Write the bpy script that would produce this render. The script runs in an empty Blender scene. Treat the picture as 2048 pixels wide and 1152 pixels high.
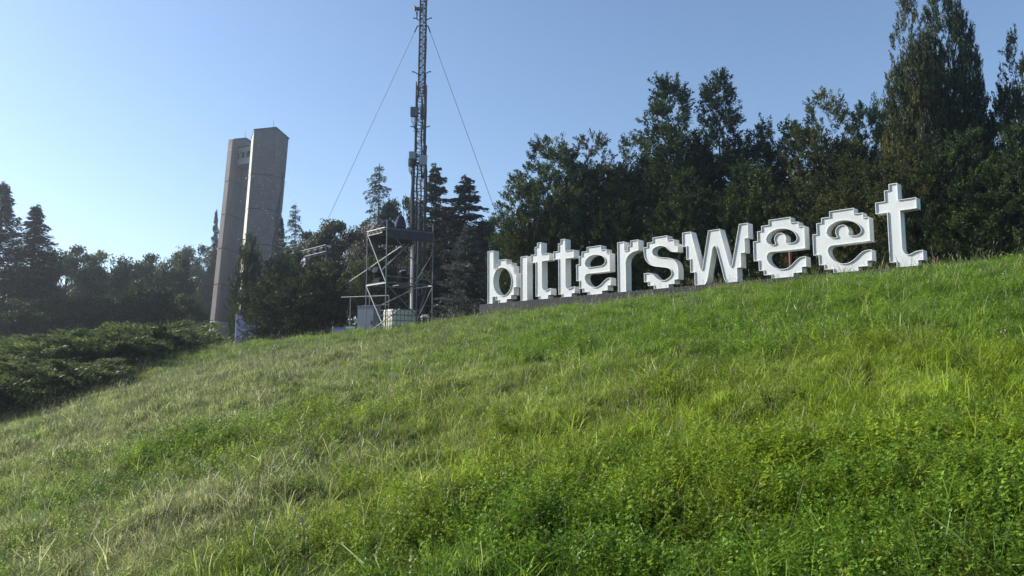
import bpy, math, random
import numpy as np
from mathutils import Vector
from mathutils.geometry import tessellate_polygon

scene = bpy.context.scene
C = scene.collection
R = math.radians

# ------------------------------------------------------------------ camera, sky, sun, exposure
F = 1480.0                       # focal length in photograph pixels (2048 wide)
PIT = math.atan(161 / 1480)      # upward pitch
EYE = 1.6
cam_d = bpy.data.cameras.new('camera'); cam = bpy.data.objects.new('camera', cam_d)
C.objects.link(cam); scene.camera = cam
cam.location = (0, 0, EYE); cam.rotation_euler = (math.pi / 2 + PIT, 0, 0)
cam_d.sensor_width = 36; cam_d.lens = 36 * F / 2048; cam_d.clip_start = 0.05; cam_d.clip_end = 3000

SUN_AZ, SUN_EL = R(-75), R(31)   # azimuth from the view direction, negative = left
wd = bpy.data.worlds.new('World'); scene.world = wd; wd.use_nodes = True
wn = wd.node_tree.nodes; wn.clear()
sky = wn.new('ShaderNodeTexSky'); sky.sky_type = 'NISHITA'; sky.sun_disc = False
sky.sun_elevation = SUN_EL; sky.sun_rotation = SUN_AZ
sky.air_density = 1.0; sky.dust_density = 0.35; sky.ozone_density = 2.6
bg = wn.new('ShaderNodeBackground'); bg.inputs[1].default_value = 0.088
wo = wn.new('ShaderNodeOutputWorld')
wd.node_tree.links.new(sky.outputs[0], bg.inputs[0]); wd.node_tree.links.new(bg.outputs[0], wo.inputs[0])
sl = bpy.data.lights.new('sun', 'SUN'); sl.energy = 3.4; sl.angle = R(0.5); sl.color = (1.0, 0.93, 0.82)
so = bpy.data.objects.new('sun', sl); C.objects.link(so)
sdir = Vector((math.sin(SUN_AZ) * math.cos(SUN_EL), math.cos(SUN_AZ) * math.cos(SUN_EL), math.sin(SUN_EL)))
so.rotation_euler = sdir.to_track_quat('Z', 'Y').to_euler(); so.location = (-30, 20, 40)
vs = scene.view_settings
vs.view_transform = 'Standard'; vs.look = 'None'; vs.gamma = 1; vs.exposure = 1.08; vs.use_curve_mapping = False
cy = scene.cycles
cy.max_bounces = 4; cy.diffuse_bounces = 2; cy.glossy_bounces = 2; cy.transmission_bounces = 3; cy.transparent_max_bounces = 4; cy.volume_bounces = 0

# ------------------------------------------------------------------ helpers
def ray(x, y):
    """photo pixel -> (X, Z) offsets from the eye per metre of forward distance Y"""
    cx = (x - 1024) / F; cy = (576 - y) / F
    dy = math.cos(PIT) - cy * math.sin(PIT); dz = math.sin(PIT) + cy * math.cos(PIT)
    return cx / dy, dz / dy
def at(x, y, Y):
    a, b = ray(x, y)
    return Vector((a * Y, Y, EYE + b * Y))

def tag(o, label=None, cat=None, group=None, kind=None):
    if label: o['label'] = label
    if cat: o['category'] = cat
    if group: o['group'] = group
    if kind: o['kind'] = kind
    return o
def empty(name, loc, rz=0.0, label=None, cat=None, group=None):
    o = bpy.data.objects.new(name, None); C.objects.link(o)
    o.empty_display_size = 0.2
    o.location = loc; o.rotation_euler = (0, 0, rz)
    return tag(o, label, cat, group)
def link(name, me, mat=None, parent=None, loc=None):
    o = bpy.data.objects.new(name, me); C.objects.link(o)
    if mat is not None and not me.materials: me.materials.append(mat)
    if parent is not None:
        o.parent = parent
    if loc is not None: o.location = loc
    return o

class MB:
    """collects simple solids into one mesh"""
    def __init__(s): s.v = []; s.f = []
    def add(s, vs_, fs):
        b = len(s.v); s.v += [tuple(p) for p in vs_]; s.f += [tuple(b + i for i in q) for q in fs]; return s
    def box(s, c, d, ax=None):
        c = Vector(c); ax = ax or (Vector((1, 0, 0)), Vector((0, 1, 0)), Vector((0, 0, 1)))
        vv = []
        for k in (-1, 1):
            for j in (-1, 1):
                for i in (-1, 1):
                    vv.append(c + ax[0] * (i * d[0] / 2) + ax[1] * (j * d[1] / 2) + ax[2] * (k * d[2] / 2))
        return s.add(vv, [(0, 2, 3, 1), (4, 5, 7, 6), (0, 1, 5, 4), (2, 6, 7, 3), (0, 4, 6, 2), (1, 3, 7, 5)])
    def tube(s, p, q, r, r2=None, n=6):
        return s.path([p, q], [r, r if r2 is None else r2], n)
    def path(s, pts, rs, n=6):
        pts = [Vector(p) for p in pts]; ring = []
        for i, p in enumerate(pts):
            d = (pts[min(i + 1, len(pts) - 1)] - pts[max(i - 1, 0)])
            if d.length < 1e-9: d = Vector((0, 0, 1))
            d.normalize()
            a = d.cross(Vector((0, 0, 1)) if abs(d.z) < 0.9 else Vector((1, 0, 0))).normalized(); b = d.cross(a)
            for k in range(n):
                t = 2 * math.pi * k / n
                ring.append(p + (a * math.cos(t) + b * math.sin(t)) * rs[i])
        fs = []
        for i in range(len(pts) - 1):
            for k in range(n):
                k2 = (k + 1) % n
                fs.append((i * n + k, i * n + k2, (i + 1) * n + k2, (i + 1) * n + k))
        fs.append(tuple(range(n - 1, -1, -1))); fs.append(tuple(range((len(pts) - 1) * n, len(pts) * n)))
        return s.add(ring, fs)
    def mesh(s, name='m'):
        me = bpy.data.meshes.new(name); me.from_pydata(s.v, [], s.f); me.update()
        return me
    def build(s, name, mat, parent=None, shift=None, smooth=False):
        if shift is not None:
            sv = Vector(shift); s.v = [tuple(Vector(p) - sv) for p in s.v]
        me = s.mesh(name)
        if smooth: me.polygons.foreach_set('use_smooth', [True] * len(me.polygons))
        return link(name, me, mat, parent)

# ------------------------------------------------------------------ materials
def newmat(name):
    m = bpy.data.materials.new(name); m.use_nodes = True
    nt = m.node_tree; nt.nodes.clear()
    out = nt.nodes.new('ShaderNodeOutputMaterial')
    return m, nt, out
def ramp(nt, stops):
    r = nt.nodes.new('ShaderNodeValToRGB'); e = r.color_ramp.elements
    while len(e) < len(stops): e.new(0.5)
    for el, (p, c) in zip(e, stops): el.position = p; el.color = (*c, 1)
    return r
def surf(name, col, rough=0.6, metal=0.0, var=0.12, scale=6.0, bump=0.0, spec=0.5, stain=None, stain_scale=1.2):
    m, nt, out = newmat(name); L = nt.links
    p = nt.nodes.new('ShaderNodeBsdfPrincipled')
    p.inputs['Roughness'].default_value = rough; p.inputs['Metallic'].default_value = metal
    p.inputs['Specular IOR Level'].default_value = spec
    tc = nt.nodes.new('ShaderNodeTexCoord')
    nz = nt.nodes.new('ShaderNodeTexNoise'); nz.inputs['Scale'].default_value = scale; nz.inputs['Detail'].default_value = 6
    L.new(tc.outputs['Object'], nz.inputs['Vector'])
    lo = tuple(max(0, c * (1 - var)) for c in col); hi = tuple(min(1, c * (1 + var)) for c in col)
    rp = ramp(nt, [(0.3, lo), (0.7, hi)]); L.new(nz.outputs['Fac'], rp.inputs[0])
    src = rp.outputs[0]
    if stain:
        n2 = nt.nodes.new('ShaderNodeTexNoise'); n2.inputs['Scale'].default_value = stain_scale; n2.inputs['Detail'].default_value = 8
        mp = nt.nodes.new('ShaderNodeMapping'); mp.inputs['Scale'].default_value = (1, 1, 0.25)
        L.new(tc.outputs['Object'], mp.inputs[0]); L.new(mp.outputs[0], n2.inputs['Vector'])
        r2 = ramp(nt, [(0.48, (0, 0, 0)), (0.72, (1, 1, 1))]); L.new(n2.outputs['Fac'], r2.inputs[0])
        mx = nt.nodes.new('ShaderNodeMix'); mx.data_type = 'RGBA'
        L.new(r2.outputs[0], mx.inputs[0]); L.new(src, mx.inputs[6]); mx.inputs[7].default_value = (*stain, 1); src = mx.outputs[2]
    L.new(src, p.inputs['Base Color'])
    if bump:
        bp = nt.nodes.new('ShaderNodeBump'); bp.inputs['Strength'].default_value = bump; bp.inputs['Distance'].default_value = 0.02
        L.new(nz.outputs['Fac'], bp.inputs['Height']); L.new(bp.outputs[0], p.inputs['Normal'])
    L.new(p.outputs[0], out.inputs[0])
    return m
def leafmat(name, stops, trans=0.35, gloss=0.18, attr='tint', rough=0.5):
    m, nt, out = newmat(name); L = nt.links
    a = nt.nodes.new('ShaderNodeAttribute'); a.attribute_name = attr
    oi = nt.nodes.new('ShaderNodeObjectInfo')
    rp = ramp(nt, stops); L.new(a.outputs['Fac'], rp.inputs[0])
    hs = nt.nodes.new('ShaderNodeHueSaturation')
    mr = nt.nodes.new('ShaderNodeMapRange'); mr.inputs[3].default_value = 0.8; mr.inputs[4].default_value = 1.2
    L.new(oi.outputs['Random'], mr.inputs[0]); L.new(mr.outputs[0], hs.inputs['Value'])
    L.new(rp.outputs[0], hs.inputs['Color'])
    p = nt.nodes.new('ShaderNodeBsdfPrincipled'); p.inputs['Roughness'].default_value = rough
    p.inputs['Specular IOR Level'].default_value = gloss
    t = nt.nodes.new('ShaderNodeBsdfTranslucent'); mx = nt.nodes.new('ShaderNodeMixShader'); mx.inputs[0].default_value = trans
    L.new(hs.outputs[0], p.inputs['Base Color'])
    h2 = nt.nodes.new('ShaderNodeHueSaturation'); h2.inputs['Hue'].default_value = 0.48; h2.inputs['Value'].default_value = 1.25
    L.new(hs.outputs[0], h2.inputs['Color']); L.new(h2.outputs[0], t.inputs['Color'])
    L.new(p.outputs[0], mx.inputs[1]); L.new(t.outputs[0], mx.inputs[2]); L.new(mx.outputs[0], out.inputs[0])
    return m

M = {}
M['white'] = surf('white_paint', (0.76, 0.77, 0.76), rough=0.45, var=0.05, scale=2.5, stain=(0.64, 0.65, 0.62), stain_scale=1.6)
M['face'] = surf('white_acrylic', (0.60, 0.625, 0.63), rough=0.4, var=0.03, scale=2.0, stain=(0.53, 0.55, 0.545), stain_scale=0.9, spec=0.3)
M['slate'] = surf('dark_grey_cladding', (0.016, 0.019, 0.025), rough=0.6, spec=0.25, var=0.15, scale=3)
M['joint'] = surf('joint_filler', (0.02, 0.02, 0.022), rough=0.9)
M['galv'] = surf('galvanised_steel', (0.17, 0.18, 0.19), rough=0.6, metal=0.3, var=0.18, scale=14)
M['galv_bright'] = surf('bright_galvanised_steel', (0.38, 0.39, 0.38), rough=0.6, metal=0.2, var=0.1, scale=14)
M['steel_dark'] = surf('dark_steel', (0.028, 0.031, 0.036), rough=0.6, metal=0.1, var=0.2, scale=9)
M['black'] = surf('black_plastic', (0.006, 0.007, 0.009), rough=0.55, var=0.2, spec=0.25)
M['cable'] = surf('black_cable', (0.018, 0.018, 0.02), rough=0.6, var=0.2)
M['navy'] = surf('navy_cover', (0.012, 0.016, 0.045), rough=0.8, var=0.3, scale=10)
M['deckcloth'] = surf('dark_tarpaulin', (0.035, 0.042, 0.045), rough=0.75, var=0.25, scale=5)
M['radio'] = surf('pale_grey_enclosure', (0.36, 0.39, 0.42), rough=0.5, var=0.08)
M['radio_dark'] = surf('grey_enclosure', (0.10, 0.115, 0.135), rough=0.5, var=0.08)
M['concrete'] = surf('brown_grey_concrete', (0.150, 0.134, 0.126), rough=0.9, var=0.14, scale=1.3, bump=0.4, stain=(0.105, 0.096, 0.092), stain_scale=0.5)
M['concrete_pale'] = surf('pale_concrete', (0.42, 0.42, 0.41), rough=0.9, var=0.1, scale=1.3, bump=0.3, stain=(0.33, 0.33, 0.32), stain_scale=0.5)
M['concrete_sunlit'] = surf('sunlit_concrete', (0.66, 0.62, 0.55), rough=0.9, var=0.1, scale=1.3, stain=(0.5, 0.47, 0.42), stain_scale=0.6)  # whiter, warmer copy of the concrete: sunlight on the edge strip painted in
M['gap'] = surf('dark_joint', (0.03, 0.03, 0.032), rough=0.9)
M['window'] = surf('window_glass', (0.05, 0.07, 0.11), rough=0.08, var=0.1)
M['tank'] = surf('milky_plastic_tank', (0.66, 0.67, 0.54), rough=0.4, var=0.06, scale=2)
M['tank_cage'] = surf('cage_tube', (0.10, 0.11, 0.11), rough=0.5, metal=0.5)
M['cabinet'] = surf('grey_cabinet_paint', (0.19, 0.22, 0.26), rough=0.5, var=0.06)
M['bark'] = surf('bark', (0.075, 0.06, 0.048), rough=0.95, var=0.35, scale=8, bump=0.6)
M['bark_pale'] = surf('grey_bark', (0.14, 0.125, 0.11), rough=0.95, var=0.3, scale=8, bump=0.6)
M['red'] = surf('red_paint', (0.20, 0.045, 0.04), rough=0.5)
M['purple'] = surf('purple_print', (0.20, 0.16, 0.42), rough=0.6, var=0.12, scale=1.5)
M['lilac'] = surf('lilac_print', (0.50, 0.44, 0.68), rough=0.6, var=0.12, scale=1.5)
M['print_white'] = surf('white_print', (0.75, 0.72, 0.78), rough=0.6, var=0.05)
M['lens'] = surf('lamp_lens', (0.03, 0.035, 0.05), rough=0.05)
M['soil'] = surf('soil', (0.055, 0.045, 0.028), rough=1.0, var=0.3, scale=3, bump=0.5)

L_thuja = leafmat('thuja_leaf', [(0.0, (0.008, 0.020, 0.009)), (0.36, (0.024, 0.050, 0.014)), (0.7, (0.070, 0.112, 0.024)), (1.0, (0.11, 0.13, 0.032))], trans=0.25)
L_thuja_brown = leafmat('thuja_leaf_bronze', [(0.0, (0.010, 0.020, 0.008)), (0.36, (0.036, 0.056, 0.015)), (0.7, (0.095, 0.112, 0.025)), (1.0, (0.15, 0.12, 0.032))], trans=0.25)
L_spruce = leafmat('spruce_needle', [(0.0, (0.010, 0.020, 0.012)), (0.6, (0.026, 0.044, 0.024)), (1.0, (0.055, 0.075, 0.030))], trans=0.12)
L_spruce_dark = leafmat('dark_spruce_needle', [(0.0, (0.012, 0.015, 0.015)), (0.6, (0.026, 0.030, 0.028)), (1.0, (0.06, 0.05, 0.045))], trans=0.1)
L_blue = leafmat('blue_spruce_needle', [(0.0, (0.030, 0.046, 0.042)), (0.6, (0.085, 0.108, 0.098)), (1.0, (0.19, 0.215, 0.19))], trans=0.1)
L_decid = leafmat('broad_leaf', [(0.0, (0.020, 0.040, 0.012)), (0.5, (0.040, 0.075, 0.018)), (1.0, (0.085, 0.125, 0.030))], trans=0.4)
L_bronze = leafmat('bronze_broad_leaf', [(0.0, (0.022, 0.032, 0.014)), (0.5, (0.046, 0.058, 0.022)), (0.85, (0.092, 0.085, 0.040)), (1.0, (0.24, 0.19, 0.15))], trans=0.35)
L_blossom = leafmat('blossom_leaf', [(0.0, (0.026, 0.036, 0.018)), (0.5, (0.060, 0.064, 0.036)), (0.8, (0.16, 0.13, 0.12)), (1.0, (0.55, 0.44, 0.45))], trans=0.3)
L_larch = leafmat('larch_needle', [(0.0, (0.025, 0.045, 0.02)), (0.6, (0.050, 0.080, 0.032)), (1.0, (0.09, 0.12, 0.05))], trans=0.3)
L_juniper = leafmat('juniper_needle', [(0.0, (0.026, 0.050, 0.020)), (0.5, (0.075, 0.120, 0.038)), (1.0, (0.17, 0.215, 0.065))], trans=0.4)

# ------------------------------------------------------------------ ground
TH = np.radians([-180, -90, -50, -34.6, -28, -21.8, -17, -12, -9, -2.5, 8, 17.8, 27.8, 34.7, 50, 90, 180])
RC = np.array([22, 22, 20, 19.2, 20.5, 21.5, 22, 22.5, 22.6, 22.6, 20.6, 18.0, 16.3, 15.7, 16, 18, 22])          # distance of the brow of the slope
ZC = np.array([-2.2, -2.0, -1.8, -1.25, -0.50, 0.18, 0.55, 0.88, 1.03, 1.44, 1.75, 1.83, 1.83, 1.80, 1.6, 0.4, -2.2])   # its height above the eye
ZP = np.array([-2.2, -2.0, -0.9, -0.15, 0.25, 0.60, 0.85, 1.2, 1.25, 1.76, 1.90, 1.93, 1.93, 1.90, 1.8, 0.6, -2.2])     # level ground behind it
def ground_z(X, Y):
    X = np.asarray(X, float); Y = np.asarray(Y, float)
    th = np.arctan2(X, Y); r = np.hypot(X, Y)
    rc = np.interp(th, TH, RC); zc = np.interp(th, TH, ZC); zp = np.interp(th, TH, ZP)
    t = r / rc
    g = np.where(t < 1, t * (1 + 0.22 * (1 - t)), 1.0)
    z = -EYE + (zc + EYE) * g
    k = np.clip((t - 1) / 0.22, 0, 1); k = k * (2 - k)
    z = np.where(t >= 1, zc + (zp - zc) * k, z)
    amp = np.clip(r / 4.0, 0, 1) * np.clip((34 - r) / 8, 0, 1)
    b = 1.5 * (0.050 * np.sin(1.7 * X + 0.9 * Y + 0.6) * np.sin(0.8 * X - 1.9 * Y + 1.1)
         + 0.035 * np.sin(3.1 * X - 1.3 * Y) * np.sin(1.1 * X + 3.3 * Y + 2)
         + 0.020 * np.sin(5.9 * X + 2.3 * Y + 1) * np.sin(2.1 * X - 6.3 * Y))
    return EYE + z + b * amp
def gz(x, y): return float(ground_z(x, y))
def px_ground(x, y):
    """where the sight line of a photo pixel meets the slope"""
    a, b = ray(x, y); Y = 2.5
    while Y < 60:
        if EYE + b * Y <= gz(a * Y, Y): return a * Y, Y
        Y += 0.05
    return a * 60, 60.0
rr = np.concatenate([np.linspace(0.0, 40, 150), np.geomspace(42, 600, 24)])
tt = np.radians(np.concatenate([np.linspace(-180, -46, 40), np.linspace(-45, 45, 241), np.linspace(46, 179, 40)]))
GX = np.outer(rr, np.sin(tt)); GY = np.outer(rr, np.cos(tt)); GZ = ground_z(GX, GY)
nr, ntt = GX.shape
gv = np.stack([GX, GY, GZ], -1).reshape(-1, 3)
gf = []
for i in range(nr - 1):
    for j in range(ntt):
        j2 = (j + 1) % ntt
        gf.append((i * ntt + j, i * ntt + j2, (i + 1) * ntt + j2, (i + 1) * ntt + j))
gm = bpy.data.meshes.new('ground'); gm.from_pydata(gv.tolist(), [], gf); gm.update()
gm.polygons.foreach_set('use_smooth', [True] * len(gm.polygons))
m, nt, out = newmat('meadow_soil'); Lk = nt.links
p = nt.nodes.new('ShaderNodeBsdfPrincipled'); p.inputs['Roughness'].default_value = 1.0; p.inputs['Specular IOR Level'].default_value = 0.1
tc = nt.nodes.new('ShaderNodeTexCoord'); nz = nt.nodes.new('ShaderNodeTexNoise'); nz.inputs['Scale'].default_value = 9; nz.inputs['Detail'].default_value = 8
Lk.new(tc.outputs['Object'], nz.inputs['Vector'])
rp = ramp(nt, [(0.3, (0.020, 0.024, 0.010)), (0.5, (0.042, 0.050, 0.018)), (0.7, (0.075, 0.075, 0.032))]); Lk.new(nz.outputs['Fac'], rp.inputs[0])
Lk.new(rp.outputs[0], p.inputs['Base Color'])
bp = nt.nodes.new('ShaderNodeBump'); bp.inputs['Strength'].default_value = 0.8; bp.inputs['Distance'].default_value = 0.05
Lk.new(nz.outputs['Fac'], bp.inputs['Height']); Lk.new(bp.outputs[0], p.inputs['Normal']); Lk.new(p.outputs[0], out.inputs[0])
tag(link('ground', gm, m), 'grassy hillside rising to a level lawn under the trees', 'ground', kind='structure')

# ------------------------------------------------------------------ concrete towers
def tower(name, label, cols, ztops, levels, facets, base_levels, rod_px):
    """cols: list of (px_top, py_top, px_low, py_low, Y) sight points of each vertical edge"""
    ed = []
    for (xa, ya, xb, yb, Y) in cols:
        a = at(xa, ya, Y); b = at(xb, yb, Y); ed.append((a, b))
    def P(i, z, push=0.0, cen=None):
        a, b = ed[i]; t = (z - b.z) / (a.z - b.z); q = b.lerp(a, t); q.z = z
        if push and cen is not None:
            d = Vector((q.x - cen.x, q.y - cen.y, 0)); q = q - d.normalized() * push
        return q
    n = len(ed)
    zb = min(gz(P(i, 3).x, P(i, 3).y) for i in range(n)) - 0.3
    cen = sum((P(i, 10) for i in range(n)), Vector()) / n
    base = Vector((cen.x, cen.y, zb))
    root = empty(name, base, 0, label, 'tower')
    core = MB(); vv = []
    for i in range(n): vv.append(P(i, zb, 0.10, cen))
    for i in range(n): vv.append(P(i, ztops[i] - 0.06, 0.10, cen))
    fs = [tuple(range(n)), tuple(range(2 * n - 1, n - 1, -1))] + [(i, (i + 1) % n, n + (i + 1) % n, n + i) for i in range(n)]
    core.add(vv, fs); core.build('core', M['gap'], root, base)
    lv = [zb] + levels + [None]
    for fi, (i, j, mat) in enumerate(facets):
        for k in range(len(lv) - 1):
            z0 = lv[k] + (0.0 if k == 0 else 0.045)
            a0, b0 = P(i, z0), P(j, z0)
            if lv[k + 1] is None: a1, b1 = P(i, ztops[i]), P(j, ztops[j])
            else: a1, b1 = P(i, lv[k + 1] - 0.045), P(j, lv[k + 1] - 0.045)
            nrm = (b0 - a0).cross(Vector((0, 0, 1))).normalized()
            if nrm.dot(Vector((cen.x - a0.x, cen.y - a0.y, 0))) > 0: nrm = -nrm
            e = (b0 - a0).normalized() * 0.02
            off = nrm * (0.004 * ((fi * 7 + k * 3) % 5))
            a0, b0, a1, b1 = a0 + e + off, b0 - e + off, a1 + e + off, b1 - e + off
            bk = -nrm * 0.16
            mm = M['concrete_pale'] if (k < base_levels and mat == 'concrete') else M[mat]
            MB().add([a0, b0, b1, a1, a0 + bk, b0 + bk, b1 + bk, a1 + bk],
                     [(0, 1, 2, 3), (7, 6, 5, 4), (0, 4, 5, 1), (1, 5, 6, 2), (2, 6, 7, 3), (3, 7, 4, 0)]).build('panel', mm, root, base)
    # roof sheet
    t = MB(); rv = [P(i, ztops[i] + 0.02, -0.10, cen) for i in range(n)] + [P(i, ztops[i] + 0.10, -0.10, cen) for i in range(n)]
    t.add(rv, [tuple(range(n)), tuple(range(2 * n - 1, n - 1, -1))] + [(i, (i + 1) % n, n + (i + 1) % n, n + i) for i in range(n)])
    t.build('roof', M['steel_dark'], root, base)
    top = at(*rod_px)
    low = Vector((top.x, top.y, max(ztops) - 0.6))
    r = MB(); r.tube(low, top, 0.035, 0.012, 5); r.tube(low, low + Vector((0, 0, 0.5)), 0.07, 0.05, 6)
    r.build('lightning_rod', M['steel_dark'], root, base)
    return root, P, base

LV = [EYE + z for z in (5.05, 8.9, 12.75, 16.45, 20.1)]
zt = lambda x, y, Y: at(x, y, Y).z
rt_cols = [(508.5, 260.4, 475, 690, 75.0), (551.5, 255.6, 527, 690, 75.8), (577.3, 278, 540, 690, 77.6), (548, 262, 512, 690, 79.4), (504.2, 268, 467.0, 690, 77.3)]
rt_top = [zt(508.5, 260.4, 75), zt(551.5, 255.6, 75.8), zt(577.3, 278, 77.6), zt(577, 278, 77.6), zt(508.5, 260.4, 75) - 0.25]
rt, rtP, rtB = tower('concrete_tower', 'right, taller looking slab tower with a pointed top and edge strip whitened as sunlight', rt_cols, rt_top, LV,
      [(0, 1, 'concrete'), (1, 2, 'concrete'), (4, 0, 'concrete_sunlit'), (2, 3, 'concrete'), (3, 4, 'concrete')], 1, (547.5, 240, 76.6))
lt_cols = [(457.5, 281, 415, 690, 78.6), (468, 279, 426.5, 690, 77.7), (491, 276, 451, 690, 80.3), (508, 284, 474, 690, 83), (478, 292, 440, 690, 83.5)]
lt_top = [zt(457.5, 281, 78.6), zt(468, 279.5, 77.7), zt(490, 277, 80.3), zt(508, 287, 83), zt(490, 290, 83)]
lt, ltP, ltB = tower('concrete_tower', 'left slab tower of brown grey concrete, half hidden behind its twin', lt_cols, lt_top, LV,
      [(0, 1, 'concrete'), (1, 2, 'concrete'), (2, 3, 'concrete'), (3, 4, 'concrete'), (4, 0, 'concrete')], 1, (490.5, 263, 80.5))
# bridge room between the two towers
bz0, bz1 = zt(480, 333, 79.5), zt(480, 300, 79.5)
A = at(468, 315, 79.2); B_ = at(512, 307, 77.6); A.z = B_.z = 0
ex = (B_ - A).normalized(); ny = Vector((ex.y, -ex.x, 0)); ny = ny if ny.y < 0 else -ny
Lb = (B_ - A).length; base = Vector((A.x, A.y, bz0))
br = empty('bridge_room', base, 0, 'pale concrete bridge with a row of windows joining the two towers near the top', 'bridge')
dep = 2.2; hb = bz1 - bz0
def brbox(x0, x1, y0, y1, z0, z1, name, mat):
    c = A + ex * ((x0 + x1) / 2) - ny * ((y0 + y1) / 2); c.z = (z0 + z1) / 2
    MB().box(c, (x1 - x0, y1 - y0, z1 - z0), (ex, -ny, Vector((0, 0, 1)))).build(name, M[mat], br, base)
brbox(0, Lb, 0, dep, bz0, bz0 + 0.36 * hb, 'parapet', 'concrete_pale')
brbox(0, Lb, 0, dep, bz1 - 0.26 * hb, bz1, 'lintel', 'concrete_pale')
brbox(-0.04, Lb + 0.04, -0.08, dep + 0.08, bz1 + 0.003, bz1 + 0.12, 'roof', 'steel_dark')
for k in range(5):
    x = Lb * k / 4
    brbox(max(0, x - 0.09), min(Lb, x + 0.09), 0.02, dep - 0.02, bz0 + 0.36 * hb, bz1 - 0.26 * hb, 'pier', 'concrete_pale')
for k in range(4):
    brbox(Lb * k / 4 + 0.09, Lb * (k + 1) / 4 - 0.09, 0.25, 0.29, bz0 + 0.36 * hb, bz1 - 0.26 * hb, 'window', 'window')

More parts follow.
